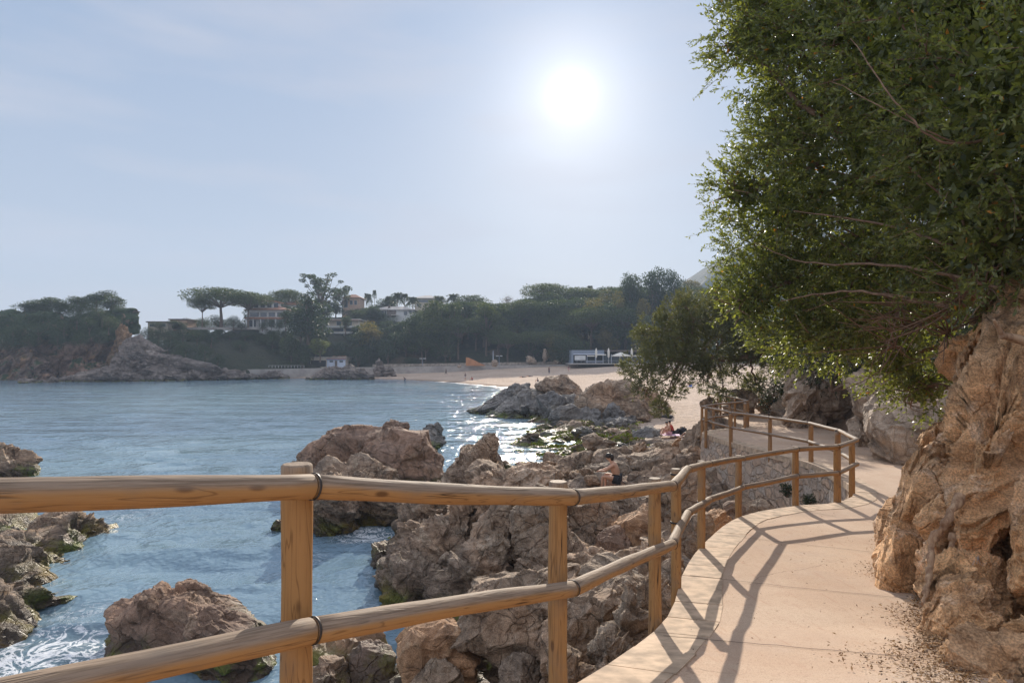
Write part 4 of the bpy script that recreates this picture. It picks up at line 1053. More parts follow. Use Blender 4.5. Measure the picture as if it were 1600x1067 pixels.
def big_tree():
    rs = np.random.RandomState(77)
    root = empty('evergreen_tree', (6.6, 8.0, 5.6), 0, 'huge dense evergreen tree leaning over the path from the cliff top on the right', 'tree')
    O = np.array(root.location)
    Ls = [(1205, 62, 9, .90), (1160, 60, 9, .38), (1190, 10, 9, .6), (1330, 30, 8, 1.25), (1480, 60, 6.6, 1.35), (1610, 150, 5.6, 1.15), (1236, 205, 9.4, .72), (1240, 318, 9.5, 1.18), (1160, 300, 9.6, .5), (1212, 420, 10, .88),
          (1172, 470, 10, .5), (1258, 500, 9.6, .80), (1400, 250, 8, 1.45), (1555, 320, 6.1, 1.05), (1385, 430, 8.6, 1.15), (1500, 415, 7.0, .62), (1400, 560, 9.2, .60), (1440, 605, 9.0, .42), (1325, 520, 9.2, .60), (1600, -60, 6.2, 1.5),
          (1400, -120, 8, 1.6), (1250, -60, 9, .9), (1690, 330, 5.6, .75), (1340, 150, 8.8, 1.1), (1560, 415, 6.6, .48), (1760, 120, 6.4, 1.3)]
    lobes = [(P(x, y, Y), np.array((r, r * 1.05, r * .97))) for x, y, Y, r in Ls]
    G = Geo(); ST_ = Geo()
    for i, (c, rad) in enumerate(lobes):
        r = rad[0]; of = c[0] / c[1] > .84 or (c[2] - HC) / c[1] > .6; n = int((380 if of else 850) * r * r + 60)
        d = sph(n, rs); fr = rs.uniform(.55, 1.0, n)
        p = c + d * rad * fr[:, None]
        nzv = noise3(p * 1.7, 5); keep = ((~in_lobes(p, lobes, i, .72)) | (rs.rand(n) < .15)) & (nzv > -.13); p, d = p[keep], d[keep]
        dr = d + np.array((-.25, -.1, .25)) + rs.normal(size=d.shape) * .45
        V, SV = sprigs(p, dr, rs, .24, 15, .058, .40, 1.0, .0022, .3)
        G.add(V, np.arange(len(V)).reshape(-1, 4)); ST_.add(SV, np.arange(len(SV)).reshape(-1, 4))
        # inner leaves closing the crown
        n2 = int(2300 * r ** 2); d2 = sph(n2, rs); p2 = c + d2 * rad * rs.uniform(.2, .66, n2)[:, None]
        V = leaf_cards(p2, sph(n2, rs), rs, .10, .5); G.add(V, np.arange(len(V)).reshape(-1, 4))
        # straggling outer shoots
        n3 = int(26 * r * r) + 5; d3 = sph(n3, rs) + np.array((-.4, -.1, .3)); d3 /= np.linalg.norm(d3, axis=1)[:, None]; p3 = c + d3 * rad * .95
        V, SV = sprigs(p3, d3 + rs.normal(size=d3.shape) * .35, rs, .34, 17, .056, .36, 1.0, .003, .3)
        G.add(V, np.arange(len(V)).reshape(-1, 4)); ST_.add(SV, np.arange(len(SV)).reshape(-1, 4))
    G.v = [v - O for v in G.v]; G.obj('crown', MAT['leaf_big'], root)
    # branches: trunk to lobes, and bare twigs
    B = Geo(); T0 = O.copy()
    tr = catmull([T0 + (.6, .5, -.8), T0 + (.1, 0, .2), T0 + (-.3, .1, 1.2), T0 + (-.9, .3, 2.4)], 6)
    TG = Geo().tube(tr - O, np.linspace(.24, .15, len(tr)), 12); TG.obj('trunk', MAT['bark'], root, smooth=True)
    hubs = [tr[6], tr[12], tr[-1]]
    for i, (c, rad) in enumerate(lobes):
        h = min(hubs, key=lambda q: np.linalg.norm(q - c))
        mid = (h + c) / 2 + rs.normal(size=3) * .25 - (0, 0, .2)
        q = catmull([h, mid, c, c + (c - mid) / np.linalg.norm(c - mid) * rad[0] * .8], 6); q += rs.normal(size=q.shape) * .02
        B.tube(q, np.linspace(.06, .008, len(q)), 6, False)
        for k in range(16):
            s0 = c + sph(1, rs)[0] * rad * .35; d = sph(1, rs)[0] + (-.3, -.35, 0); e = s0 + d / np.linalg.norm(d) * rad[0] * .72
            q = catmull([s0, (s0 + e) / 2 + rs.normal(size=3) * .12, e], 5); B.tube(q, np.linspace(.013, .004, len(q)), 5, False)
    # bare twig bunches under the crown
    for (x, y, Y) in [(1440, 505, 7.2), (1410, 480, 7.4), (1480, 520, 7.0), (1500, 470, 6.4), (1540, 450, 6.2), (1400, 540, 8.0)]:
        c = P(x, y, Y)
        for k in range(16):
            d = rs.normal(size=3) * (.5, .3, .4) + (-.5, -.2, 0); q = catmull([c, c + d * .3 + rs.normal(size=3) * .05, c + d * .75 + rs.normal(size=3) * .08], 5)
            B.tube(q, np.linspace(.011, .003, len(q)), 5, False)
    for pts, r0, r1 in [(((1560, 215, 5.6), (1475, 222, 5.4), (1400, 160, 5.5), (1330, 60, 5.9)), .014, .004), (((1500, 225, 5.5), (1440, 200, 5.4), (1300, 128, 5.9)), .009, .003), (((1560, 450, 6.0), (1400, 415, 6.9), (1260, 410, 8.3), (1180, 380, 8.9)), .02, .005), (((1600, 575, 6.0), (1565, 545, 5.8), (1520, 560, 6.0)), .02, .008),
                        (((1480, 480, 6.6), (1330, 455, 7.6), (1220, 470, 8.6)), .02, .006), (((1500, 390, 6.3), (1380, 350, 7.0), (1240, 330, 8.2)), .02, .006)]:
        q = catmull([P(*p_) for p_ in pts], 8); q += rs.normal(size=q.shape) * .006; B.tube(q, np.linspace(r0, r1, len(q)), 7, False)
    B.v = [v - O for v in B.v]; ST_.v = [v - O for v in ST_.v]
    B.obj('branch', MAT['bark'], root, smooth=True); ST_.obj('twig', MAT['bark'], root)
    # sawn stump of a limb, and the roots down the cliff
    q = catmull([P(1640, 545, 5.2), P(1592, 530, 5.3), P(1565, 524, 5.25)], 6); g = Geo().tube(q - O, np.linspace(.05, .026, len(q)), 10)
    q2 = catmull([P(1568, 528, 5.27), P(1560, 512, 5.25), P(1553, 500, 5.22)], 4); g.tube(q2 - O, np.linspace(.022, .012, len(q2)), 8)
    g.obj('limb_stub', MAT['root'], root, smooth=True)
    r_ = root_obj([(1500, 775, 4.95), (1478, 815, 4.85), (1458, 845, 4.9), (1452, 885, 4.8), (1450, 915, 4.7), (1441, 945, 4.6)], .034, .017, None, 3); r_.parent = root; r_.location = Vector(-O)
    r_ = root_obj([(1490, 835, 4.95), (1484, 862, 4.9), (1470, 895, 4.85)], .024, .016, None, 5); r_.parent = root; r_.location = Vector(-O)
big_tree()

def leaning_pine():
    rs = np.random.RandomState(5)
    root = empty('leaning_pine', (12.4, 28.5, 3.2), 0, 'spreading olive green pine hanging over the sand left of the big tree', 'tree'); O = np.array(root.location)
    Ls = [(1005, 575, 28, .9), (1030, 520, 28, 1.1), (1075, 495, 28, 1.1), (1050, 560, 27, 1.2), (1110, 500, 29, 1.2), (1150, 490, 29, 1.0), (1160, 530, 28, 1.1), (1100, 545, 27.5, 1.15), (1100, 585, 27, .75), (1010, 610, 27, .55), (1045, 610, 27, .6),
          (1150, 580, 28, .65), (1190, 540, 28, .9), (1035, 635, 26.8, .32), (1180, 600, 28.5, .4), (1130, 610, 27, .4), (1120, 465, 29, .5), (1065, 470, 28.5, .45), (1210, 570, 28, .6)]
    lobes = [(P(x, y, Y), np.array((r, r, r * .85))) for x, y, Y, r in Ls]; G = Geo()
    for i, (c, rad) in enumerate(lobes):
        r = rad[0]; n = int(800 * r * r) + 40; d = sph(n, rs); p = c + d * rad * rs.uniform(.5, 1.08, n)[:, None]
        keep = noise3(p * 1.9, 8) > (.02 if c[2] > 5.3 else .10); p, d = p[keep], d[keep]
        V, _ = sprigs(p, d + (0, 0, .5) + rs.normal(size=d.shape) * .5, rs, .28, 16, .12, .2, .8)
        n2 = int(260 * r * r); d2 = sph(n2, rs); G.add(leaf_cards(c + d2 * rad * rs.uniform(.2, .8, n2)[:, None], sph(n2, rs), rs, .16, .5), np.arange(n2 * 4).reshape(-1, 4))
        G.add(V, np.arange(len(V)).reshape(-1, 4))
    G.v = [v - O for v in G.v]; G.obj('crown', MAT['leaf_tam'], root)
    B = Geo(); hub = [P(1225, 545, 28), P(1170, 558, 28), P(1120, 560, 28), P(1075, 545, 28)]
    tr = catmull([O + (.3, .4, -.5), O + (.1, .1, 1.2)] + hub, 8); Geo().tube(tr - O, np.linspace(.26, .09, len(tr)), 12).obj('trunk', MAT['bark'], root, smooth=True)
    for i, (c, rad) in enumerate(lobes):
        h = min(hub, key=lambda q: np.linalg.norm(q - c)); mid = (h + c) / 2 + rs.normal(size=3) * .2
        q = catmull([h, mid, c], 6); q += rs.normal(size=q.shape) * .03; B.tube(q, np.linspace(.06, .02, len(q)), 6, False)
        for k in range(12):
            e = c + sph(1, rs)[0] * rad * .95; q = catmull([c, (c + e) / 2 + rs.normal(size=3) * .1, e], 4); B.tube(q, np.linspace(.016, .006, len(q)), 5, False)
    B.v = [v - O for v in B.v]; B.obj('branch', MAT['bark'], root, smooth=True)
leaning_pine()

def simple_bush(name, label, cat, lobes, mat, dens, leaf, length=.2, nl=12, seed=1, group=None, asp=.36):
    rs = np.random.RandomState(seed); G = Geo(); c0 = lobes[0][0]
    zmin = min(c[2] - rad[2] for c, rad in lobes); O = np.array((c0[0], c0[1], zmin))
    root = empty(name, O, 0, label, cat, group)
    for i, (c, rad) in enumerate(lobes):
        n = int(dens * rad[0] ** 2) + 20; d = sph(n, rs); p = c + d * rad * rs.uniform(.4, 1.0, n)[:, None]
        V, _ = sprigs(p, d + (0, 0, .3) + rs.normal(size=d.shape) * .4, rs, length, nl, leaf, asp); G.add(V, np.arange(len(V)).reshape(-1, 4))
    G.v = [v - O for v in G.v]; G.obj('crown', mat, root)
    B = Geo()
    for c, rad in lobes:
        B.tube(catmull([O, (O + c) / 2 + rs.normal(size=3) * .05, c], 5) - O, np.linspace(.05, .02, 11), 6, False)
    B.obj('stem', MAT['bark'], root, smooth=True); return root
LB = lambda *a: [(P(x, y, Y), np.array((r, r, r * .9))) for x, y, Y, r in a]
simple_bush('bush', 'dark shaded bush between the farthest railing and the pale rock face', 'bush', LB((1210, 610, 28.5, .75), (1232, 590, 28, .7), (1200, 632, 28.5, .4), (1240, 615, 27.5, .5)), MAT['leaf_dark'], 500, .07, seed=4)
simple_bush('bush', 'sparse olive twigs of a small bush on the sand behind the farthest railing', 'bush', LB((1172, 603, 31, .3), (1160, 608, 31, .2), (1182, 610, 31, .2)), MAT['leaf_tam'], 260, .07, seed=5)
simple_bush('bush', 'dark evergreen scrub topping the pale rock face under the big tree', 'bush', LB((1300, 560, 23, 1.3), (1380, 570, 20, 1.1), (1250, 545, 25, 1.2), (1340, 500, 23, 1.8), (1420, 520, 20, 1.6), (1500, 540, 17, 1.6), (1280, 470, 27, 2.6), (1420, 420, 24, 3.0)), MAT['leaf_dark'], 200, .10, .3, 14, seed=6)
for k, (x, y) in enumerate([(1228, 765), (1264, 782)]):
    simple_bush('weed_plant', ['upper', 'lower'][k] + ' small green weed growing out of the stone retaining wall', 'plant', LB((x, y, 15.6 - k, .10), (x + 4, y + 2, 15.5 - k, .07)), MAT['leaf_dark'], 4500, .05, .09, 7, seed=9 + k)

# ---------------------------------------------------------------- far trees: prototypes
FM = {'oak': leaf_mat('far_oak_leaf', (.020, .038, .016), (.052, .078, .030), None, .22, .6), 'pine': leaf_mat('far_pine_leaf', (.028, .048, .016), (.070, .092, .028), None, .22, .6),
      'gold': leaf_mat('far_golden_leaf', (.075, .068, .028), (.135, .115, .04), None, .3, .6), 'palm': leaf_mat('palm_leaf', (.03, .045, .015), (.07, .085, .03), None, .2, .5),
      'grn': leaf_mat('far_light_leaf', (.05, .075, .02), (.12, .14, .035), None, .3, .6)}
MAT['fbark'] = plain('far_bark', (.15, .105, .08), .9)
def far_tree(name, kind, seed):
    """unit-height prototype tree (height 1 m), origin at the foot"""
    rs = np.random.RandomState(seed); root = empty(name); G = Geo(); B = Geo(); lob = []
    mat = {'umbrella': 'pine', 'tall': 'pine', 'conifer': 'oak', 'euc': 'oak', 'bush': 'oak', 'oak': 'oak', 'gold': 'gold', 'grn': 'grn', 'bare': 'gold'}.get(kind, 'oak')
    if kind == 'umbrella':
        for a in np.linspace(0, 6.28, 9, endpoint=False): lob.append((np.array((.42 * math.cos(a), .42 * math.sin(a), .76 + rs.uniform(-.03, .03))), np.array((.22, .22, .17))))
        for a in np.linspace(.4, 6.6, 5, endpoint=False): lob.append((np.array((.2 * math.cos(a), .2 * math.sin(a), .85)), np.array((.22, .22, .13))))
        lob.append((np.array((0, 0, .88)), np.array((.24, .24, .12))))
        th = .5
    elif kind == 'tall':
        for k in range(10): h = rs.uniform(.48, .93); w = .26 * (1.1 - h) / .5 + .06; a = rs.uniform(0, 6.28); lob.append((np.array((w * math.cos(a), w * math.sin(a), h)), np.array((.16, .16, .09)) * rs.uniform(.8, 1.3)))
        lob.append((np.array((0, 0, .9)), np.array((.17, .17, .1)))); th = .45
    elif kind == 'conifer':
        for h in np.linspace(.15, .92, 9):
            w = .30 * (1.02 - h) ** .7
            for a in rs.uniform(0, 6.28, 4): lob.append((np.array((w * .6 * math.cos(a), w * .6 * math.sin(a), h)), np.array((w * .55 + .03, w * .55 + .03, .09))))
        th = .1
    elif kind == 'euc':
        for k in range(44): h = rs.uniform(.35, .97); a = rs.uniform(0, 6.28); w = rs.uniform(.05, .42) * (1.2 - abs(h - .7)); lob.append((np.array((w * math.cos(a), w * math.sin(a), h)), np.array((.062, .062, .04)) * rs.uniform(.6, 1.3)))
        th = .3
    elif kind == 'bush':
        for k in range(7): a = rs.uniform(0, 6.28); w = rs.uniform(0, .45); lob.append((np.array((w * math.cos(a), w * math.sin(a), rs.uniform(.35, .68))), np.array((.34, .34, .32)) * rs.uniform(.8, 1.1)))
        th = .2
    else:
        for k in range(13): a = rs.uniform(0, 6.28); w = rs.uniform(0, .3); h = rs.uniform(.38, .84); lob.append((np.array((w * math.cos(a), w * math.sin(a), h)), np.array((.19, .19, .15)) * rs.uniform(.75, 1.2)))
        th = .25
    tot = {'umbrella': 9000, 'bush': 3800, 'conifer': 5600, 'euc': 6500, 'bare': 350}.get(kind, 5200); area = sum(r[0] ** 2 for c, r in lob)
    for c, rad in lob:
        n = int(tot * rad[0] ** 2 / area); d = sph(n, rs); p = c + d * rad * rs.uniform(.55, 1.06, n)[:, None]
        if kind == 'umbrella': p[:, 2] = np.maximum(p[:, 2], c[2] - .11 + rs.normal(size=n) * .012)
        nz_ = noise3(p * 14, seed); k_ = nz_ > -.28; p, d = p[k_], d[k_]
        V = leaf_cards(p, d * .6 + sph(len(p), rs), rs, {'umbrella': .030, 'euc': .028}.get(kind, .036), .6); G.add(V, np.arange(len(V)).reshape(-1, 4))
        B.tube(catmull([np.array((0, 0, th)), np.array((c[0] * .5, c[1] * .5, (th + c[2]) / 2)) + rs.normal(size=3) * .01, c], 4), np.linspace(.007 if kind == 'euc' else .016, .003 if kind == 'euc' else .005, 9), 5, False)
        if kind == 'bare':
            for q in range(9): e = c + sph(1, rs)[0] * rad * 1.2; B.tube(np.array([c, (c + e) / 2, e]), [.005, .003, .002], 4, False)
    tk = catmull([(0, 0, -.12), (.01, 0, th * .5), (-.01 + rs.uniform(-.03, .03), .01, th), (0, 0, min(.9, th + .3))], 5)
    B.tube(tk, np.linspace(.03, .012, len(tk)), 8, False)
    B.obj('trunk', MAT['fbark'], root, smooth=True); G.obj('crown', FM[mat], root)
    return root
def palm(name, seed, hf=.72):
    rs = np.random.RandomState(seed); root = empty(name); G = Geo(); B = Geo()
    for k in range(46):
        a = rs.uniform(0, 6.28); up = rs.uniform(-.5, 1.1); L = (1 - hf) * rs.uniform(.85, 1.1)
        d = np.array((math.cos(a), math.sin(a), up)); d /= np.linalg.norm(d); t = np.linspace(0, 1, 14)
        c = np.array((0, 0, hf + .02)) + d * (t * L)[:, None]; c[:, 2] -= t ** 2 * L * .55
        side = np.array((-math.sin(a), math.cos(a), 0))
        for s in (1, -1):
            dr = side * s * .9 + d * .5 + rs.normal(size=(14, 3)) * .15 - (0, 0, .25)
            V = leaf_cards(c, dr, rs, L * .42, .16); G.add(V, np.arange(len(V)).reshape(-1, 4))
    B.tube([(0, 0, -.1), (.01, 0, hf * .5), (0, 0, hf)], [.028, .018, .02], 8)
    B.obj('trunk', MAT['fbark'], root, smooth=True); G.obj('crown', FM['palm'], root); return root
LBL = {'oak': 'dense dark holm oak', 'umbrella': 'flat topped umbrella pine', 'tall': 'tall pine with a bare trunk', 'conifer': 'dark pointed conifer', 'euc': 'tall airy eucalyptus', 'bush': 'round evergreen shrub', 'gold': 'golden brown autumn tree', 'grn': 'light green leafy tree', 'palm': 'palm tree', 'bare': 'bare leafless tree'}
NM = {'oak': 'oak_tree', 'umbrella': 'umbrella_pine', 'tall': 'pine_tree', 'conifer': 'conifer_tree', 'euc': 'eucalyptus_tree', 'bush': 'shrub', 'gold': 'autumn_tree', 'grn': 'leafy_tree', 'palm': 'palm_tree', 'bare': 'bare_tree'}
_pool = {}; _used = set()
def put_tree(kind, X, Y, z, h, w, label, group=None, rz=None, rs=random):
    if kind not in _pool:
        nvar = 1 if kind in ('bare', 'conifer', 'euc') else 2
        _pool[kind] = [palm(NM[kind], 40 + v, (.72, .80)[v]) if kind == 'palm' else far_tree(NM[kind], kind, 50 + 7 * v + len(_pool)) for v in range(nvar)]
    pr = _pool[kind][rs.randrange(len(_pool[kind]))]
    o = pr if pr.name not in _used else copy_tree(pr)
    _used.add(pr.name)
    o.location = (X, Y, z); o.scale = (w, w, h); o.rotation_euler = (0, 0, rs.uniform(0, 6.28) if rz is None else rz)
    tag(o, label, 'shrub' if kind == 'bush' else 'tree', group); return o
WID = {'oak': .45, 'umbrella': .62, 'tall': .34, 'conifer': .3, 'euc': .45, 'bush': .72, 'gold': .45, 'grn': .45, 'palm': .28, 'bare': .45}   # half width of the unit tree
def tree_px(kind, pxc, pytop, wpx, Y, label, pybase=None, group=None):
    X = (pxc - 800) / F * Y; zt = HC - (pytop - 560) / F * Y
    zb = float(hill_z(np.array([[X]]), np.array([[Y]]))[0, 0]) if pybase is None else HC - (pybase - 560) / F * Y
    if pybase is None: zb = max(zb - .3, .5)
    h = max(zt - zb, 1.5); w = (wpx / 2 / F * Y) / WID[kind]
    return put_tree(kind, X, Y, zb, h, w, label, group)
KEY = [('umbrella', 345, 450, 118, 196, 'largest flat topped umbrella pine standing before the terraced white villa', 512),
       ('umbrella', 412, 462, 70, 215, 'lower umbrella pine behind the roof of the terraced white villa', None), ('umbrella', 450, 452, 60, 225, 'umbrella pine between the villa and the eucalyptus', None),
       ('conifer', 482, 456, 66, 188, 'broad dark conifer below the airy eucalyptus', 530), ('euc', 503, 428, 78, 232, 'tall airy eucalyptus with sky showing through on the skyline', None), ('tall', 535, 450, 24, 246, 'small ragged pine on the skyline just right of the eucalyptus', None),
       ('palm', 572, 453, 9, 262, 'leftmost of the slim skyline palms', None), ('palm', 577, 451, 9, 262, 'second of the slim skyline palms', None), ('palm', 585, 448, 9, 258, 'third slim palm standing a little taller on the skyline', None), ('palm', 608, 456, 12, 250, 'small palm left of the twin palms', None),
       ('palm', 621, 449, 19, 246, 'taller of the twin palms above the white villa', None), ('palm', 632, 454, 17, 246, 'shorter of the twin palms above the white villa', None), ('palm', 645, 457, 22, 244, 'broad palm at the left end of the grey roofed house', None),
       ('palm', 686, 456, 20, 252, 'palm right of the grey roofed house', None), ('palm', 708, 452, 22, 250, 'palm above the tall pines right of the grey roofed house', None), ('palm', 922, 441, 14, 262, 'single palm tip above the umbrella pines on the right', None),
       ('oak', 610, 460, 30, 255, 'rounded oak among the skyline palms', None), ('oak', 737, 458, 70, 240, 'broad dark oak on the skyline left of the bare tree', None), ('bare', 793, 458, 28, 255, 'bare leafless tree on the skyline', None),
       ('gold', 795, 478, 40, 232, 'yellowish tree below the bare tree', None), ('umbrella', 855, 443, 86, 240, 'wide umbrella pine left of the little white house', 500), ('umbrella', 905, 449, 80, 236, 'umbrella pine right of the little white house', 505), ('umbrella', 950, 448, 66, 240, 'umbrella pine on the skyline left of the tall airy oaks', 505),
       ('oak', 985, 423, 46, 215, 'left one of the tall airy oaks on the skyline', None), ('oak', 1020, 415, 62, 212, 'middle one of the tall airy trees on the skyline', None), ('oak', 1060, 416, 50, 208, 'right one of the tall airy oaks on the skyline', None), ('umbrella', 1104, 452, 50, 190, 'umbrella pine beside the distant hill', None),
       ('gold', 965, 457, 44, 200, 'golden brown tree on the slope above the restaurant', 560), ('gold', 1003, 462, 34, 190, 'golden brown tree below the tall airy oaks', 560), ('umbrella', 895, 480, 56, 205, 'rounded pine with a lit rim above the restaurant', 540), ('umbrella', 942, 476, 56, 208, 'rounded pine right of the rim lit pine', 540), ('umbrella', 848, 478, 60, 212, 'rounded pine below the little white house', 540),
       ('oak', 838, 505, 62, 200, 'large round tree with a bright left edge above the beach', 572), ('tall', 760, 476, 46, 200, 'tall pine with a pale bare trunk above the orange wedge', 562), ('tall', 703, 474, 44, 198, 'tall pine with a slender trunk in the middle of the slope', 560), ('tall', 684, 470, 50, 200, 'tall pine with a bent pale trunk in the middle of the slope', 560),
       ('oak', 648, 486, 50, 200, 'dark pine like oak with a leaning trunk right of the white villa', 555), ('gold', 575, 503, 60, 198, 'brownish tree below the white villa', 560), ('grn', 500, 528, 44, 184, 'light green tree above the beach hut', 562), ('oak', 525, 470, 40, 240, 'oak on the skyline between the eucalyptus and the peach house', None), ('oak', 556, 480, 46, 236, 'oak covering the foot of the peach house', None), ('oak', 597, 467, 40, 250, 'oak on the skyline left of the twin palms', None),
       ('oak', 464, 468, 40, 212, 'dark oak between the red roofed house and the conifer', None), ('oak', 432, 466, 60, 228, 'oak filling the skyline behind the red roofed house', None), ('oak', 400, 470, 40, 226, 'oak behind the chimney of the terraced villa', None), ('bush', 410, 501, 26, 192, 'shrub hiding the left ground floor of the terraced villa', 516), ('bush', 436, 499, 32, 192, 'shrub hiding the right ground floor of the terraced villa', 516),
       ('bush', 378, 503, 28, 193, 'shrub at the left corner of the terraced villa', 516), ('bush', 338, 489, 40, 197, 'dark undergrowth shrub beneath the largest umbrella pine', 514), ('umbrella', 388, 456, 74, 196, 'second umbrella pine overlapping the right side of the largest one', 512), ('umbrella', 316, 464, 44, 194, 'low left umbrella pine leaning out from the largest one', 512), ('bush', 316, 494, 36, 196, 'dark dense shrub left of the largest umbrella pine trunk', 514), ('oak', 280, 500, 34, 190, 'dark oak covering the brown outbuilding', 520),
       ('oak', 470, 478, 50, 190, 'dark oak at the left foot of the airy eucalyptus', 530), ('oak', 503, 470, 40, 205, 'dark oak on the right foot of the airy eucalyptus', 520), ('bush', 365, 490, 40, 192, 'dark shrub in front of the left corner of the terraced villa', 514), ('bush', 424, 496, 24, 191, 'rounded shrub in front of the middle of the terraced villa', 514), ('oak', 446, 484, 26, 191, 'dark oak hiding the right end of the terraced villa', 514), ('bush', 250, 500, 30, 187, 'shrub in front of the flat roofed hut', 516), ('oak', 540, 492, 22, 205, 'oak hiding the middle of the apartment block', 520), ('bush', 600, 487, 22, 230, 'shrub before the left windows of the white villa', 500), ('bush', 580, 484, 30, 232, 'shrub left of the white villa', 500), ('grn', 592, 515, 28, 205, 'yellow green shrub under the white villa', 545)]
for kind, px, pt, w, Y, lab, pb in KEY: tree_px(kind, px, pt, w, Y, lab, pb)
for k_, px_ in enumerate((292, 308, 324, 341, 357, 373)):
    tree_px('bush', px_, 494 + 2 * (k_ % 3), 34, 201 + k_, 'shrub in the dense hedge behind the trunks of the umbrella pines', 520, 'hedge behind the umbrella pine trunks')
# headland trees
HT = [(48, 470, 56, 176, 'oak'), (70, 466, 56, 180, 'oak'), (95, 463, 60, 178, 'oak'), (125, 462, 54, 182, 'oak'), (150, 452, 60, 180, 'oak'), (174, 460, 44, 178, 'oak'), (60, 476, 56, 175, 'bush'), (90, 472, 60, 174, 'bush'), (122, 470, 56, 175, 'bush'), (150, 466, 56, 175, 'bush'), (180, 472, 36, 175, 'bush'), (193, 480, 22, 176, 'bush'), (160, 478, 50, 170, 'bush'), (22, 484, 56, 174, 'bush'), (-15, 486, 60, 176, 'oak'), (120, 482, 56, 168, 'bush'), (75, 484, 56, 168, 'bush'), (40, 488, 56, 168, 'bush'), (5, 490, 56, 168, 'bush'), (100, 496, 50, 164, 'bush'), (140, 492, 50, 164, 'bush'), (170, 490, 40, 166, 'bush'), (60, 500, 50, 163, 'bush'), (20, 504, 56, 163, 'bush'), (-20, 506, 56, 163, 'bush'), (90, 512, 44, 162, 'bush'), (45, 516, 48, 161, 'bush'), (10, 520, 46, 160, 'bush'), (125, 512, 40, 161, 'bush'), (155, 510, 34, 162, 'bush')]
HTL = {0: 'leftmost dark oak of the headland top', 4: 'tallest dark oak crowning the headland', 5: 'dark oak beside the cliff edge of the headland'}
for i, (px, pt, w, Y, k) in enumerate(HT):
    hgt = {'oak': 32, 'umbrella': 38, 'bush': 30}[k]
    tree_px(k, px, pt, w, Y, HTL.get(i) or {'oak': 'dark oak on top of the left headland', 'umbrella': 'spreading pine on top of the left headland', 'bush': ('low' if pt > 500 else 'high') + ' dark shrub on the left headland ' + ('near its cliff edge' if px > 130 else ('at the picture edge' if px < 15 else ('in its middle' if px > 70 else 'in its left part')))}[k], pt + hgt, 'trees and shrubs on the left headland, ' + LBL[k])
# filler wood
rs2 = random.Random(5)
SKY = ([210, 235, 300, 455, 470, 520, 530, 560, 582, 650, 655, 700, 770, 812, 830, 960, 985, 1085, 1100, 1200], [520, 512, 512, 512, 500, 535, 535, 505, 500, 500, 480, 468, 470, 478, 455, 450, 435, 428, 452, 440])
TREEMARK = [(250, 'above the rock promontory'), (300, 'left of the terraced villa'), (345, 'below the big umbrella pine'), (400, 'below the terraced villa'), (450, 'left of the dark conifer'), (485, 'at the dark conifer'), (535, 'by the apartment block'), (575, 'left of the white villa'), (615, 'below the white villa'),
    (655, 'right of the white villa'), (700, 'among the bare trunked pines'), (742, 'above the orange wedge'), (775, 'above the promenade boulder'), (815, 'by the rim lit round tree'), (850, 'below the little white house'), (895, 'at the left end of the restaurant'), (935, 'above the closed parasols'), (965, 'above the open parasol'),
    (1000, 'left behind the leaning pine'), (1040, 'behind the leaning pine crown'), (1085, 'below the distant hill'), (1130, 'behind the big evergreen')]
def filler(n, xr, Yr, kinds, hr, zone, clip=0):
    k = 0; t = 0
    while k < n and t < n * 30:
        t += 1; px = rs2.uniform(*xr); Y = rs2.uniform(*Yr); X = (px - 800) / F * Y
        z = float(hill_z(np.array([[X]]), np.array([[Y]]))[0, 0])
        if z < 1: continue
        kind = rs2.choice(kinds); h = rs2.uniform(*hr) * (.45 if kind == 'bush' else 1)
        lim = HC - (np.interp(px, *SKY) + clip - 560) / F * Y
        if z + h > lim: h = lim - z
        if h < 1.8: continue
        w = max(h, 3.5) * rs2.uniform(.85, 1.25) * (1.3 if kind == 'bush' else 1)
        land = min(TREEMARK, key=lambda q: abs(q[0] - px))[1]; pyt = 560 - (z + h - HC) / Y * F
        row = 'low on the slope' if pyt > 530 else ('halfway up the slope' if pyt > 490 else 'near the skyline'); sz = 'small' if h < hr[0] * .75 else ('big' if h > (hr[0] + hr[1]) / 2 else 'middling')
        put_tree(kind, X, Y, z - .4, h, w, sz + ' ' + LBL[kind] + ' ' + row + ' ' + land, 'wood on the hillside, ' + sz + ' ' + LBL[kind] + ' ' + row + ' ' + land, rs=rs2); k += 1
filler(46, (232, 480), (184, 200), ['bush', 'bush', 'oak', 'oak', 'bush'], (5, 9), 'on the bank below the terraced villa')
filler(60, (480, 700), (190, 225), ['oak', 'bush', 'tall', 'oak', 'oak'], (7, 13), 'between the beach hut and the tall pines')
filler(20, (500, 700), (225, 262), ['oak', 'bush', 'grn'], (5, 9), 'around the upper villas', 4)
filler(80, (690, 900), (196, 238), ['oak', 'tall', 'umbrella', 'oak', 'bush'], (8, 14), 'behind the middle of the beach')
filler(80, (860, 1130), (186, 235), ['oak', 'umbrella', 'oak', 'gold', 'bush'], (8, 14), 'behind the restaurant')
filler(26, (1080, 1260), (120, 180), ['oak', 'umbrella', 'bush'], (7, 12), 'on the slope right of the restaurant', 25)
filler(26, (480, 620), (228, 246), ['oak', 'bush', 'oak'], (7, 11), '', -24)
filler(16, (480, 1000), (192, 197), ['bush'], (5, 8), 'right behind the promenade')
# trees that stand above the path behind the big tree and shade the platform
for i, (X, Y, h) in enumerate([(16, 31, 7), (14.5, 26, 6), (13.2, 21, 5.5), (19, 36, 8)]):
    put_tree('oak', X, Y, float(hill_z(np.array([[X]]), np.array([[Y]]))[0, 0]) - .3, h, h * .9, 'dark oak on the bank behind the pale rock face', 'oaks behind the pale rock face', rs=rs2)
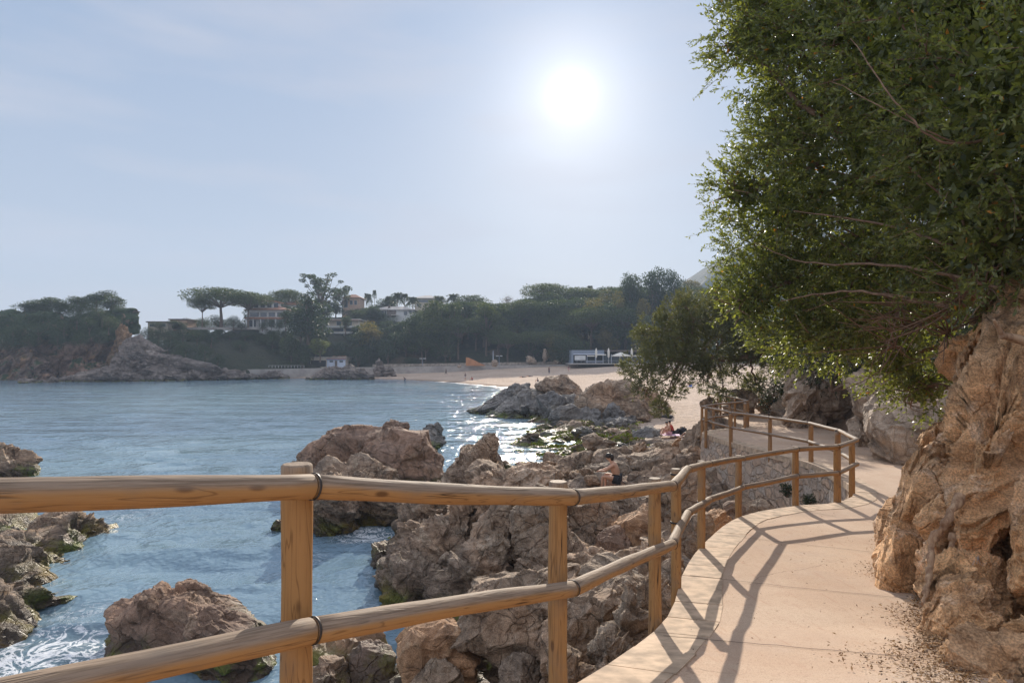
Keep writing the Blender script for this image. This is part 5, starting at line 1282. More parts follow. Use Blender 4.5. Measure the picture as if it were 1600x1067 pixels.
# ---------------------------------------------------------------- headland, promontory, reefs
MAT['sunlitcliff'] = rock_mat('far_sunlit_orange_rock', (.36, .20, .09), (.24, .155, .09), (.22, .17, .12), .12, .3, algae=False, bd=.4, spk=.1, green=(.25, .60, (.07, .11, .03)))  # orange rock, the warm sunlight on this face put into its colour
rock('headland', 'steep wooded headland with an orange sunlit cliff edge at the far left', 'headland', MAT['farcliff'], [
    outline_rock([(-330, 610), (-330, 480), (-120, 494), (0, 504), (60, 502), (130, 492), (175, 486), (194, 486), (206, 498), (205, 520), (200, 536), (188, 560), (165, 600), (90, 612)], 178, 14, 701, rough=.07, fq=2.2, strata=(R(80), 0, 0), samp=.04, frac=.8),
    outline_rock([(-230, 612), (-150, 560), (-40, 532), (10, 530), (40, 545), (62, 562), (86, 590), (90, 606)], 167, 7, 705, rough=.09, fq=1.5, strata=(R(20), R(-40), 0), samp=.12), outline_rock([(85, 606), (100, 575), (130, 560), (165, 570), (170, 606)], 168, 5, 706, lvl=6, rough=.1, fq=1.3)])
HL = bpy.data.objects['headland']
fc = rock('cliff_face', None, None, MAT['sunlitcliff'], [outline_rock([(150, 600), (166, 578), (176, 548), (182, 522), (190, 508), (201, 512), (205, 524), (199, 542), (190, 566), (182, 600)], 170, 3.0, 709, lvl=6, rough=.09, fq=1.0, strata=(R(80), 0, 0), samp=.15)])
fc.location = fc.location - HL.location; fc.parent = HL
rock('islet', 'low brown rocks awash in front of the left headland', 'rock', MAT['farrock'], [px_blob(38, 66, 593, 602, 145, 711, 1, lvl=5), px_blob(76, 92, 592, 602, 146, 712, 1, lvl=5), px_blob(60, 80, 596, 602, 147, 713, 1, lvl=4)])
rock('rock_promontory', 'long grey rock promontory running down to the sea left of the beach', 'headland', MAT['farrock'], [
    outline_rock([(92, 600), (108, 588), (140, 580), (170, 572), (190, 557), (204, 543), (216, 538), (240, 550), (300, 567), (345, 577), (350, 602), (200, 606), (120, 606)], 162, 7, 722, rough=.075, fq=1.8, strata=(R(20), R(30), 0), samp=.06),
    outline_rock([(92, 602), (115, 588), (160, 580), (220, 578), (260, 582), (285, 600), (180, 608)], 154, 5, 721, rough=.09, fq=1.6, strata=(R(20), R(30), 0), samp=.1),
    px_blob(235, 300, 574, 602, 158, 726, .8, lvl=6), px_blob(280, 345, 577, 600, 162, 727, .8, lvl=6), px_blob(330, 400, 581, 598, 167, 728, .8, lvl=6), px_blob(390, 450, 582, 598, 172, 729, .7, lvl=6)])
for i_, (px_, pt_, w_, Y_) in enumerate([(219, 514, 24, 170), (232, 508, 30, 172), (248, 510, 36, 174), (266, 510, 40, 176), (286, 510, 44, 176), (308, 512, 44, 178), (330, 515, 44, 180), (240, 524, 34, 168), (262, 526, 40, 168), (290, 530, 44, 169), (320, 534, 44, 171), (226, 528, 22, 166), (278, 542, 36, 166), (310, 548, 36, 168), (340, 550, 36, 171)]):
    tree_px('bush', px_, pt_, w_, Y_, ('top' if pt_ < 516 else 'middle' if pt_ < 536 else 'lowest') + ' row shrub ' + ('at the left end' if px_ < 245 else 'in the middle' if px_ < 295 else 'at the right end') + ' of the rock promontory', pt_ + 26, 'shrubs covering the rock promontory')
rock('reef', 'dark jagged reef lying on the waterline before the beach hut', 'rock', MAT['farrock'], [px_blob(494, 540, 575, 597, 168, 731, .7, lvl=6, strata=(R(20), R(30), 0), samp=.3), px_blob(520, 566, 572, 597, 168, 732, .7, lvl=6, strata=(R(20), R(30), 0), samp=.3), px_blob(545, 584, 578, 596, 167, 733, .7, lvl=6, strata=(R(20), R(30), 0), samp=.3), px_blob(476, 500, 588, 597, 166, 734, .7, lvl=5)])
rock('sea_stack', 'small pointed rock on the sand at the left end of the beach', 'rock', MAT['farrock'], [px_blob(582, 602, 560, 588, 178, 741, .8, lvl=6, taper=.55), px_blob(595, 618, 574, 586, 177, 742, .8, lvl=5)])
rock('boulder', 'white grey boulder at the foot of the tall post on the promenade', 'rock', MAT['wallrock'], [px_blob(768, 778, 562, 573, 184, 743, .8, lvl=5)])
rock('boulder', 'pale stone on the sand below the promenade', 'rock', MAT['wallrock'], [px_blob(714, 721, 570, 575, 183, 744, .8, lvl=4)])
rock('rock_outcrop', 'bare rocks breaking through the trees left of the restaurant', 'rock', MAT['wallrock'], [px_blob(822, 838, 558, 570, 190, 745, .8, lvl=5), px_blob(846, 858, 548, 568, 191, 746, .8, lvl=5), px_blob(862, 884, 561, 570, 190, 747, .8, lvl=5)])

# ---------------------------------------------------------------- promenade, walls
MAT['conc'] = plain('grey_concrete', (.34, .31, .28), .9, 0, .2, .5, .02)
MAT['stonewall'] = plain('low_stone_wall', (.30, .25, .20), .9, 0, .35, 1.5, .05)
def pbox(g, x0, x1, y0, y1, Y, d):
    a = P(x0, y1, Y); b = P(x1, y0, Y); g.box(a[0], b[0], Y, Y + d, a[2], b[2]); return g
g = Geo(); pr = [(330, 577, 176), (420, 577, 178), (545, 574.5, 184), (640, 573.5, 187), (750, 571.5, 188), (880, 570, 186), (905, 569.5, 180)]
pts = np.array([P(*q) for q in pr]); pts = resample(pts, 3.0); n = len(pts)
for i in range(n - 1):
    a, b = pts[i], pts[i + 1]
    V = [(a[0], a[1], a[2]), (b[0], b[1], b[2]), (b[0], b[1] + 5, b[2] + .05), (a[0], a[1] + 5, a[2] + .05)]; V += [(x, y, -.5) for x, y, z in V]
    g.add(V, [(0, 1, 2, 3), (4, 5, 1, 0), (7, 3, 2, 6)])
o = g.obj('promenade', MAT['conc']); tag(o, kind='structure')
g = Geo()
for i in range(n - 1):
    a, b = pts[i], pts[i + 1]
    if a[0] < -44: continue
    V = [(a[0], a[1] + 4.6, a[2] + .1), (b[0], b[1] + 4.6, b[2] + .1), (b[0], b[1] + 5.0, b[2] + .1), (a[0], a[1] + 5.0, a[2] + .1)]; V += [(x, y, z + .8) for x, y, z in V]
    g.add(V, [(4, 5, 6, 7), (0, 1, 5, 4), (3, 7, 6, 2)])
tag(g.obj('stone_wall', MAT['stonewall']), 'low stone wall along the back of the beach promenade', 'wall')
g = Geo()
for x in np.linspace(420, 475, 12): pbox(g, x - .25, x + .25, 571, 574.8, 181 + (x - 420) / 55, .08)
a, b = P(420, 571, 181), P(475, 571, 182); g.tube([a, b], [.04, .04], 6)
tag(g.obj('handrail', plain('white_rail', (.5, .5, .48), .5)), 'thin pale handrail on the promenade left of the beach hut', 'railing')
g = Geo(); q = [P(205, 533, 175), P(225, 548, 170), P(262, 564, 165), (P(330, 573, 168))]; q = catmull(q, 8)
for s in (0, 1): 
    pass
g.tube(q, np.full(len(q), .10), 5)
for t in q[::2]: g.tube([t, t - (0, 0, 1.0)], [.05, .05], 4)
tag(g.obj('handrail', MAT['conc']), 'pale handrail following the footpath down the rock promontory', 'railing')
tag(pbox(Geo(), 240, 412, 511.5, 515, 193, 3).obj('terrace_wall', MAT['conc']), 'long pale terrace wall below the villa on the left', 'wall')
# ---------------------------------------------------------------- houses
C_ = {'white': plain('white_render', (.62, .62, .60), .85, 0, .08, 1), 'cream': plain('cream_render', (.52, .45, .36), .85, 0, .1, 1), 'peach': plain('peach_render', (.48, .33, .24), .85, 0, .1, 1), 'tile': plain('clay_roof_tiles', (.33, .17, .11), .85, 0, .25, 3), 'greyroof': plain('grey_flat_roof', (.40, .37, .34), .85, 0, .12, 1),
      'brown': plain('brown_panel', (.13, .10, .085), .7), 'glass': plain('dark_window_glass', (.10, .12, .14), .08, 0, .2, .6), 'blue': plain('blue_paint', (.10, .17, .34), .7), 'pale': plain('pale_blue_wall', (.52, .57, .66), .8, 0, .06, 1), 'dark': plain('interior_shade_black', (.018, .018, .02), .9), 'canvas': plain('cream_canvas', (.72, .68, .60), .85, 0, .05, 3), 'steel': plain('blue_grey_cladding', (.20, .24, .30), .5, .1), 'rust': plain('rusty_steel_sheet', (.42, .19, .085), .75, 0, .15, 1.2)}
def house(name, label, x0, x1, ytop, ybase, Y, depth, wall, roof, roofh=1.0, ov=.6, wins=(), bands=(), flat=False, extra=None, cat='house'):
    a = P(x0, ybase, Y); b = P(x1, ytop, Y); root = empty(name, ((a[0] + b[0]) / 2, Y, a[2]), 0, label, cat); O = np.array(root.location); w = (b[0] - a[0]) / 2; h = b[2] - a[2]
    Geo().box(-w, w, 0, depth, -3.5, h).obj('wall', C_[wall], root)
    if flat: Geo().box(-w - ov, w + ov, -ov, depth + ov, h + .003, h + roofh * .35).obj('roof', C_[roof], root)
    else:
        g = Geo(); e = min(w, depth / 2) * .75
        V = [(-w - ov, -ov, h), (w + ov, -ov, h), (w + ov, depth + ov, h), (-w - ov, depth + ov, h), (-w + e, depth / 2, h + roofh), (w - e, depth / 2, h + roofh)]
        V = [(x, y, z + .01) for x, y, z in V]; V += [(x, y, h - .12) for x, y, z in V[:4]]
        g.add(V, [(0, 1, 5, 4), (2, 3, 4, 5), (6, 7, 1, 0), (7, 8, 2, 1), (8, 9, 3, 2), (9, 6, 0, 3), (9, 8, 7, 6)], [(1, 2, 5), (3, 0, 4)]); g.obj('roof', C_[roof], root)
    for (u0, u1, v0, v1) in wins:      # fractions of width and height
        X0, X1 = -w + 2 * w * u0, -w + 2 * w * u1; Z0, Z1 = h * v0, h * v1
        f = Geo().box(X0 - .08, X1 + .08, -.05, .1, Z0 - .08, Z1 + .08).obj('window', C_['white' if wall != 'white' else 'greyroof'], root)
        Geo().box(X0, X1, -.075, .0, Z0, Z1).obj('pane', C_['glass'], f)
    for (v0, v1, out, mt) in bands:
        Geo().box(-w - .25, w + .25, -out, depth * .5, h * v0, h * v1).obj('balcony', C_[mt], root)
    if extra: extra(root, w, h)
    return root
def ex1(r, w, h):
    Geo().box(-w * .9, w * .2, 2, 9, h * 1.02 + .4, h * 1.02 + 2.6).obj('upper_storey', C_['white'], r)
    Geo().box(-w * 1.0, w * .3, 1.2, 10, h * 1.02 + 2.603, h * 1.02 + 2.9).obj('upper_roof', C_['tile'], r)
    for k in range(4): Geo().box(-w * .9 + .4 + k * 2.1, -w * .9 + 1.7 + k * 2.1, 1.94, 2.1, h + .9, h + 2.3).obj('pane', C_['glass'], r)
    for k in range(6): Geo().box(-w + w * 2 * k / 5 - .15, -w + w * 2 * k / 5 + .15, -2.1, -1.8, 0, h * .48).obj('column', C_['white'], r)
house('villa', 'terraced white villa with stacked flat tiled roofs behind the umbrella pine', 388, 446, 484, 512, 200, 12, 'white', 'tile', 1.7, 1.0, [(.05, .28, .62, .85), (.33, .5, .62, .85), (.55, .72, .62, .85), (.78, .97, .62, .85), (.03, .2, .05, .4), (.3, .45, .05, .4), (.5, .7, .05, .4), (.75, .95, .05, .4)], [(.46, .56, 2.2, 'tile')], extra=ex1)
house('house', 'low flat roofed hut on the crest of the rock promontory', 231, 262, 504, 513, 190, 6, 'cream', 'brown', 1.0, .4, [(.1, .4, .3, .8), (.6, .9, .3, .8)], flat=True)
house('house', 'small brown outbuilding right of the flat roofed hut on the crest', 266, 292, 500, 512, 193, 6, 'peach', 'brown', 1.0, .4, [(.2, .5, .3, .7)], flat=True)
def chim(r, w, h): Geo().box(-.6, .2, 2, 2.8, h, h + 2.4).obj('chimney', C_['white'], r)
house('house', 'white house with a red tiled roof half hidden right of the terraced villa', 444, 466, 476, 492, 222, 8, 'white', 'tile', 1.8, .6, [(.15, .4, .4, .8), (.6, .85, .4, .8)], extra=chim)
house('house', 'peach coloured house with arches below the eucalyptus', 536, 562, 465, 482, 248, 8, 'peach', 'tile', 1.6, .6, [(.08, .28, .1, .75), (.42, .58, .35, .72), (.68, .84, .35, .72)])
house('apartment_block', 'stepped apartment block with long pale balcony bands', 513, 560, 500, 530, 212, 10, 'cream', 'greyroof', 1.0, .5, [(.28, .42, .72, .92), (.5, .78, .72, .92), (.12, .5, .40, .56), (.58, .95, .40, .56), (.05, .3, .06, .26), (.35, .5, .06, .26), (.55, .75, .06, .26)], [(.60, .68, 1.3, 'white'), (.29, .35, 1.3, 'white'), (.97, .995, 1.2, 'tile')], flat=True, cat='apartment block')
def ex5(r, w, h):
    Geo().box(-w * .28, w * .15, -.5, 4, 0, h * .98).obj('entrance_block', C_['brown'], r)
    Geo().box(-w * .3, -w * .2, 2, 3, h, h + 1.9).obj('chimney', C_['brown'], r)
    Geo().box(-w * .02, w * .34, -3, -.51, h * .16, h * .22).obj('awning', C_['canvas'], r)
house('villa', 'white villa with a brown central block and a hipped grey roof', 583, 645, 484, 495, 236, 11, 'white', 'greyroof', 1.6, .9, [(.08, .15, .25, .8), (.21, .27, .25, .8), (.29, .33, .25, .8), (.78, .86, .25, .75), (.9, .97, .5, .85)], extra=ex5)
house('house', 'grey roofed house on the skyline between two palms', 648, 683, 466, 480, 262, 10, 'cream', 'greyroof', 1.6, .9, [(.1, .3, .1, .35), (.1, .9, .55, .8)])
house('house', 'little white house shining between the umbrella pines', 841, 859, 470, 480, 244, 6, 'white', 'white', 1.2, .2, [(.15, .35, .3, .7), (.6, .8, .3, .7)])
def hut(r, w, h):
    Geo().box(-w * 1.0 + .15, -w * .12, -.06, .3, .1, h * .72).obj('garage_shade_panel', C_['dark'], r)  # solid near-black panel, the shade inside the garage put into its colour
    Geo().box(-w * .04, w * 1.0, -.5, -.003, 0, h * .80).obj('front_wall', C_['pale'], r)
    g = Geo(); V = [(-.3, -1.0, h * .86), (w * 1.05, -1.0, h * .86), (w * .9, 3, h * 1.22), (w * .15, 3, h * 1.22)]; V += [(x, y, z - .15) for x, y, z in V]
    g.add(V, [(0, 1, 2, 3), (4, 5, 1, 0), (5, 6, 2, 1), (7, 4, 0, 3), (7, 6, 5, 4)]); g.obj('tiled_roof', C_['tile'], r)
    Geo().box(-.3, w * 1.05, -1.02, -.85, h * .80, h * .86).obj('eaves_board', C_['blue'], r)
    for u in (.12, .68): Geo().box(w * u, w * (u + .2), -.56, -.4, h * .5, h * .7).obj('window', C_['glass'], r)
    Geo().box(w * .42, w * .55, -.56, -.4, h * .05, h * .7).obj('door', C_['brown'], r)
house('beach_hut', 'low beach hut with a dark garage opening and a blue and white front', 485, 540, 559, 573.5, 188, 8, 'cream', 'conc' if False else 'greyroof', .8, .3, flat=True, extra=hut, cat='hut')

# restaurant
def restaurant():
    Y = 176.0; a = P(893, 567.5, Y); O = np.array((a[0], Y, a[2])); r = empty('beach_restaurant', O, 0, 'low beach restaurant with blue grey cladding and a white screen', 'restaurant')
    u = Y / F
    def bx(nm, x0, x1, z0, z1, y0, y1, mt, par=None): return Geo().box((x0 - 893) * u, (x1 - 893) * u, y0, y1, z0 * u, z1 * u).obj(nm, C_[mt], par or r)
    bx('interior_shade', 894, 1020, 0, 17, 4, 12, 'dark'); bx('cladding', 893, 944, 15, 20.5, 0, 10, 'steel'); bx('roof', 944, 1020, 18.5, 20.5, -.5, 12, 'brown'); bx('side_wall', 893, 896, 0, 15, 0, 10, 'steel')  # first box is solid, the indoor shade painted as near-black
    bx('white_screen', 898, 915, 5, 12, -.05, .1, 'white'); bx('lintel', 896, 944, 13.4, 14.9, -.05, 1, 'pale')
    for x in (917, 930, 942, 955, 968, 980): bx('post', x, x + .8, 0, 14, .1, .35, 'pale')
    bx('counter', 916, 942, 1, 4.2, .5, 1.2, 'steel'); bx('awning', 930, 946, 12.4, 14, -1.5, .0, 'canvas'); bx('awning', 968, 1000, 11, 12.6, -1.5, .0, 'canvas'); bx('awning', 917, 928, 10.6, 12.2, -1.5, 0, 'canvas')
    bx('deck', 888, 1010, -1.4, 0, -6, 12, 'greyroof'); bx('glass_front', 944, 1018, 1, 12, 2.0, 2.1, 'glass')
    rs = random.Random(2)
    proto = None
    for k in range(15):     # terrace tables with chairs
        x = 900 + k * 6.0 + rs.uniform(-1, 1); yy = rs.uniform(-5, -1)
        if proto is None:
            proto = empty('terrace_table', (0, 0, 0)); Geo().box(-.45, .45, -.45, .45, .70, .75).obj('tabletop', C_['white'], proto); Geo().tube([(0, 0, 0), (0, 0, .7)], [.05, .05], 6).obj('leg', C_['steel'], proto)
            o = proto
        else: o = copy_tree(proto)
        o.location = (O[0] + (x - 893) * u, Y + yy, O[2] + .01); tag(o, 'small white table on the restaurant terrace', 'table', 'terrace tables of the restaurant')
    # parasols
    for i, (x, l) in enumerate([(928.5, 'leftmost closed cream parasol in front of the restaurant'), (947.5, 'closed cream parasol just left of the open one'), (983, 'closed cream parasol half hidden by the leaning pine')]):
        p = empty('closed_parasol', (O[0] + (x - 893) * u, Y - 4, O[2]), 0, l, 'parasol')
        Geo().tube([(0, 0, 0), (0, 0, 4.1)], [.05, .04], 8).obj('pole', C_['white'], p)
        Geo().tube([(0, 0, 1.5), (0, 0, 1.9), (0, 0, 3.2), (0, 0, 3.9), (0, 0, 4.15)], [.12, .30, .32, .16, .03], 10).obj('canopy', C_['canvas'], p, smooth=True)
    p = empty('open_parasol', (O[0] + (965.5 - 893) * u, Y - 4.5, O[2]), 0, 'open square cream parasol in front of the restaurant', 'parasol')
    Geo().tube([(0, 0, 0), (0, 0, 2.9)], [.07, .06], 8).obj('pole', C_['white'], p)
    V = [(-2.2, -2.2, 2.1), (2.2, -2.2, 2.1), (2.2, 2.2, 2.1), (-2.2, 2.2, 2.1), (0, 0, 3.0), (-2.2, -2.2, 1.85), (2.2, -2.2, 1.85), (2.2, 2.2, 1.85), (-2.2, 2.2, 1.85)]
    Geo().add(V, [(0, 1, 4), (1, 2, 4), (2, 3, 4), (3, 0, 4)], [(5, 6, 1, 0), (6, 7, 2, 1), (7, 8, 3, 2), (8, 5, 0, 3)]).obj('canopy', C_['canvas'], p)
restaurant()
# orange wedge wall
Y = 186.5; u = Y / F; g = Geo(); xs = np.linspace(0, 1, 12); X0, X1 = P(728, 0, Y)[0], P(758, 0, Y)[0]; zb = P(0, 571.5, Y)[2]
top = zb + np.interp(xs, [0, .1, .4, .8, 1], [13.5, 13, 9.5, 3, .6]) * u
V = []; 
for yv in (Y, Y + .5):
    for i in range(12): V.append((X0 + (X1 - X0) * xs[i], yv, zb))
    for i in range(12): V.append((X0 + (X1 - X0) * xs[i], yv, top[i]))
Q = [(i, i + 1, 13 + i, 12 + i) for i in range(11)] + [(24 + i + 1, 24 + i, 36 + i, 37 + i) for i in range(11)] + [(12 + i, 13 + i, 37 + i, 36 + i) for i in range(11)] + [(0, 12, 36, 24)]
o = Geo().add(V, Q).obj('steel_wedge', C_['rust']); tag(o, 'orange rusty wedge shaped wall on the promenade', 'wall')
# lamps and post
def lamp(px, yt, yb, Y, label):
    a = P(px, yb, Y); h = (yb - yt) / F * Y; r = empty('street_lamp', a, 0, label, 'street lamp')
    Geo().tube([(0, 0, 0), (0, 0, h)], [.09, .06], 8).obj('pole', C_['steel'], r)
    for s in (-1, 1): Geo().box(s * .15 if s > 0 else -.95, .95 if s > 0 else -.15, -.15, .15, h - .02, h + .16).obj('lamp_head', C_['white'], r)
lamp(660.5, 560.5, 571, 189, 'slim double headed lamp post left of the orange wedge'); lamp(780, 556.5, 570, 188, 'slim double headed lamp post right of the tall pale post')
a = P(770.5, 566, 186); tag(Geo().tube([(0, 0, 0), (0, 0, 1.8), (0, 0, 3.4)], [.12, .1, .06], 8).obj('flag_post', C_['pale'], loc=a), 'tall pale post standing on a boulder by the beach', 'post')
a = P(367.5, 578, 180); tag(Geo().tube([(0, 0, 0), (0, 0, 2.6)], [.13, .12], 8).obj('marker_post', C_['canvas'], loc=a), 'pale post on the sea wall at the left end of the bay', 'post')
g = Geo(); pbox(g, 893.5, 902, 568.2, 572, 172, 3); tag(g.obj('storage_crate', C_['brown']), 'dark storage box at the edge of the sand left of the restaurant terrace', 'box')

# ---------------------------------------------------------------- people
SK = plain('skin', (.50, .28, .18), .55, 0, .08, 8); SKD = plain('tanned_skin', (.34, .18, .11), .55, 0, .08, 8)
HAIR = plain('dark_hair', (.02, .014, .01), .5); 
def cloth(n, c): return plain(n, c, .85, 0, .12, 12)
def skin_mesh(name, J, E, mat, parent, sub=2):
    """continuous skinned body from joints {name:(x,y,z,r)} and edges"""
    ks = list(J); me = bpy.data.meshes.new(name); me.from_pydata([J[k][:3] for k in ks], [(ks.index(a), ks.index(b)) for a, b in E], [])
    o = bpy.data.objects.new(name, me); COL.objects.link(o); o.modifiers.new('s', 'SKIN')
    sv = me.skin_vertices[0].data
    for i, k in enumerate(ks): r = J[k][3]; sv[i].radius = (r, r) if np.ndim(r) == 0 else r; sv[i].use_root = (i == 0)
    o.modifiers.new('b', 'SUBSURF').levels = sub; o.modifiers['b'].render_levels = sub
    bpy.context.view_layer.update(); dg = bpy.context.evaluated_depsgraph_get(); m2 = bpy.data.meshes.new_from_object(o.evaluated_get(dg))
    bpy.data.objects.remove(o); bpy.data.meshes.remove(me); m2.materials.clear(); m2.materials.append(mat); m2.name = name
    m2.polygons.foreach_set('use_smooth', np.ones(len(m2.polygons), bool)); o = bpy.data.objects.new(name, m2); COL.objects.link(o); o.parent = parent; return o
POSE = {
 'stand': dict(pel=(0, 0, .93), chest=(0, .0, 1.28), neck=(0, .01, 1.48), head=(0, .03, 1.62), hipR=(.09, 0, .88), kneeR=(.1, .04, .49), ankR=(.1, -.02, .08), toeR=(.12, .14, .03), hipL=(-.09, 0, .88), kneeL=(-.13, -.02, .49), ankL=(-.14, -.08, .08), toeL=(-.16, .08, .03),
      shR=(.18, 0, 1.40), elR=(.23, -.02, 1.12), wrR=(.24, .06, .88), shL=(-.18, 0, 1.40), elL=(-.24, -.03, 1.12), wrL=(-.2, .10, .90)),
 'walk': dict(pel=(0, 0, .92), chest=(0, .03, 1.27), neck=(0, .05, 1.47), head=(0, .08, 1.61), hipR=(.09, 0, .87), kneeR=(.09, .22, .5), ankR=(.09, .30, .08), toeR=(.09, .46, .06), hipL=(-.09, 0, .87), kneeL=(-.1, -.06, .47), ankL=(-.1, -.36, .14), toeL=(-.1, -.28, .03),
      shR=(.18, .03, 1.39), elR=(.22, -.14, 1.14), wrR=(.22, -.12, .9), shL=(-.18, .03, 1.39), elL=(-.22, .10, 1.13), wrL=(-.2, .28, .98)),
 'sit': dict(pel=(0, 0, .11), chest=(0, .08, .46), neck=(0, .14, .64), head=(0, .20, .77), hipR=(.1, .03, .11), kneeR=(.13, .44, .46), ankR=(.1, .62, .07), toeR=(.1, .78, .03), hipL=(-.1, .03, .11), kneeL=(-.13, .42, .46), ankL=(-.1, .60, .07), toeL=(-.1, .76, .03),
      shR=(.18, .10, .56), elR=(.24, .30, .38), wrR=(.12, .50, .42), shL=(-.18, .10, .56), elL=(-.24, .30, .38), wrL=(-.10, .50, .42)),
 'perch': dict(pel=(0, 0, .42), chest=(0, .12, .76), neck=(0, .22, .95), head=(0, .30, 1.07), hipR=(.1, .03, .41), kneeR=(.16, .44, .52), ankR=(.1, .42, .09), toeR=(.12, .58, .04), hipL=(-.1, .03, .41), kneeL=(-.2, .46, .50), ankL=(-.16, .50, .09), toeL=(-.18, .66, .04),
      shR=(.18, .14, .87), elR=(.21, .36, .70), wrR=(.08, .52, .66), shL=(-.18, .14, .87), elL=(-.22, .36, .68), wrL=(-.05, .56, .64)),
 'lie': dict(pel=(0, 0, .11), chest=(0, -.36, .13), neck=(0, -.56, .13), head=(0, -.70, .16), hipR=(.09, .04, .11), kneeR=(.14, .42, .30), ankR=(.14, .72, .07), toeR=(.15, .84, .12), hipL=(-.09, .04, .11), kneeL=(-.12, .48, .13), ankL=(-.14, .90, .07), toeL=(-.15, .98, .16),
      shR=(.18, -.46, .12), elR=(.32, -.30, .07), wrR=(.30, -.06, .06), shL=(-.18, -.46, .12), elL=(-.34, -.28, .07), wrL=(-.32, -.02, .06)),
 'crouch': dict(pel=(0, -.1, .52), chest=(0, .12, .82), neck=(0, .26, .97), head=(0, .36, 1.05), hipR=(.09, -.08, .50), kneeR=(.1, .22, .44), ankR=(.1, .02, .08), toeR=(.1, .18, .03), hipL=(-.09, -.08, .50), kneeL=(-.1, .20, .44), ankL=(-.1, -.04, .08), toeL=(-.1, .12, .03),
      shR=(.17, .17, .90), elR=(.20, .34, .66), wrR=(.12, .46, .44), shL=(-.17, .17, .90), elL=(-.2, .34, .66), wrL=(-.12, .46, .44))}
RAD = dict(pel=.135, chest=.145, neck=.055, head=.085, hipR=.10, kneeR=.058, ankR=.038, toeR=.03, hipL=.10, kneeL=.058, ankL=.038, toeL=.03, shR=.062, elR=.042, wrR=.028, shL=.062, elL=.042, wrL=.028)
EDG = [('pel', 'chest'), ('chest', 'neck'), ('neck', 'head'), ('head', 'crown'), ('head', 'nose')] + [e for s in 'RL' for e in [('pel', 'hip' + s), ('hip' + s, 'knee' + s), ('knee' + s, 'ank' + s), ('ank' + s, 'toe' + s), ('chest', 'sh' + s), ('sh' + s, 'el' + s), ('el' + s, 'wr' + s)]]
def person(label, pose, loc, rz, skin=SK, top=None, bottom=None, longhair=False, near=False, group=None, bare_legs=True, tanktop=False):
    root = empty('person', loc, rz, label, 'person', group); J = {k: (*v, RAD[k]) for k, v in POSE[pose].items()}
    h = np.array(J['head'][:3]); n = np.array(J['neck'][:3]); ax = (h - n) / np.linalg.norm(h - n); fw = np.array((0, 1.0, 0)) if pose != 'lie' else np.array((0, 0, 1.0)); fw = fw - ax * fw.dot(ax); fw /= np.linalg.norm(fw)
    J['crown'] = (*(h + ax * .085), .075); J['nose'] = (*(h + fw * .10 - ax * .005), .014); E = list(EDG)
    for s in 'RL':
        w = np.array(J['wr' + s][:3]); e = np.array(J['el' + s][:3]); d = (w - e) / np.linalg.norm(w - e)
        J['palm' + s] = (*(w + d * .07), .030 if near else .032); E.append(('wr' + s, 'palm' + s)); J['wr' + s] = (*w, .026)
        sd = np.cross(d, (0, 0, 1.0)) ; sd = sd / (np.linalg.norm(sd) + 1e-6); pw = w + d * .07; dn = np.array((0, 0, -1.0))
        if near:
            for q in range(4):
                o_ = (q - 1.5) * .019; L = (.07, .08, .078, .06)[q]
                J[f'f{q}{s}'] = (*(pw + d * .035 + sd * o_), .0095); J[f'g{q}{s}'] = (*(pw + d * (.035 + L * .6) + sd * o_ * 1.15 + dn * .012), .008); J[f'h{q}{s}'] = (*(pw + d * (.035 + L) + sd * o_ * 1.2 + dn * .035), .007)
                E += [('palm' + s, f'f{q}{s}'), (f'f{q}{s}', f'g{q}{s}'), (f'g{q}{s}', f'h{q}{s}')]
            J['t' + s] = (*(pw - d * .03 + sd * .035), .010); J['u' + s] = (*(pw + d * .02 + sd * .055 + dn * .01), .008); E += [('palm' + s, 't' + s), ('t' + s, 'u' + s)]
    skin_mesh('body', J, E, skin, root)
    hg_ = Geo(); V, T = ico(3); c = h + ax * .045 - fw * .022; V = V * np.array((.098, .098, .098)); keep = V
    hg_.add(V + c, T)
    if longhair: 
        back = h - fw * .085 - ax * .06; V2 = ico(3)[0] * np.array((.085, .06, .12)); hg_.add(V2 + back, T)
    else:
        hg_.v = [np.where(((v - c) @ fw)[:, None] > .055, c + (v - c) * .82, v) for v in hg_.v]
    hg_.obj('hair', HAIR, root, smooth=True)
    g = lambda k, a=1.13: (*J[k][:3], J[k][3] * a)
    lerp = lambda a, b, t, r: (*(np.array(J[a][:3]) * (1 - t) + np.array(J[b][:3]) * t), r)
    if top:
        K = {'pel': (*J['pel'][:3], .148), 'chest': (*J['chest'][:3], .165), 'nk': lerp('chest', 'neck', .8, .07)}; Q = [('pel', 'chest'), ('chest', 'nk')]
        for s in 'RL': K['sh' + s] = g('sh' + s, 1.22); K['el' + s] = lerp('sh' + s, 'el' + s, .75, .06); Q += [('chest', 'sh' + s), ('sh' + s, 'el' + s)]
        skin_mesh('shirt', K, Q, top, root)
    if bottom:
        tt = .45 if bare_legs else .93; K = {'pel': (*J['pel'][:3], .150)}; Q = []
        for s in 'RL':
            K['hip' + s] = g('hip' + s, 1.16)
            if bare_legs: K['kn' + s] = lerp('hip' + s, 'knee' + s, tt, .098); Q += [('pel', 'hip' + s), ('hip' + s, 'kn' + s)]
            else: K['kn' + s] = g('knee' + s, 1.25); K['an' + s] = lerp('knee' + s, 'ank' + s, .9, .055); Q += [('pel', 'hip' + s), ('hip' + s, 'kn' + s), ('kn' + s, 'an' + s)]
        skin_mesh('trousers' if not bare_legs else 'shorts', K, Q, bottom, root)
    return root
def gz(X, Y): return float(max(sand_z(np.array([[X]]), np.array([[Y]]))[0, 0], rock_z(np.array([[X]]), np.array([[Y]]))[0, 0] if Y < 60 else -9))
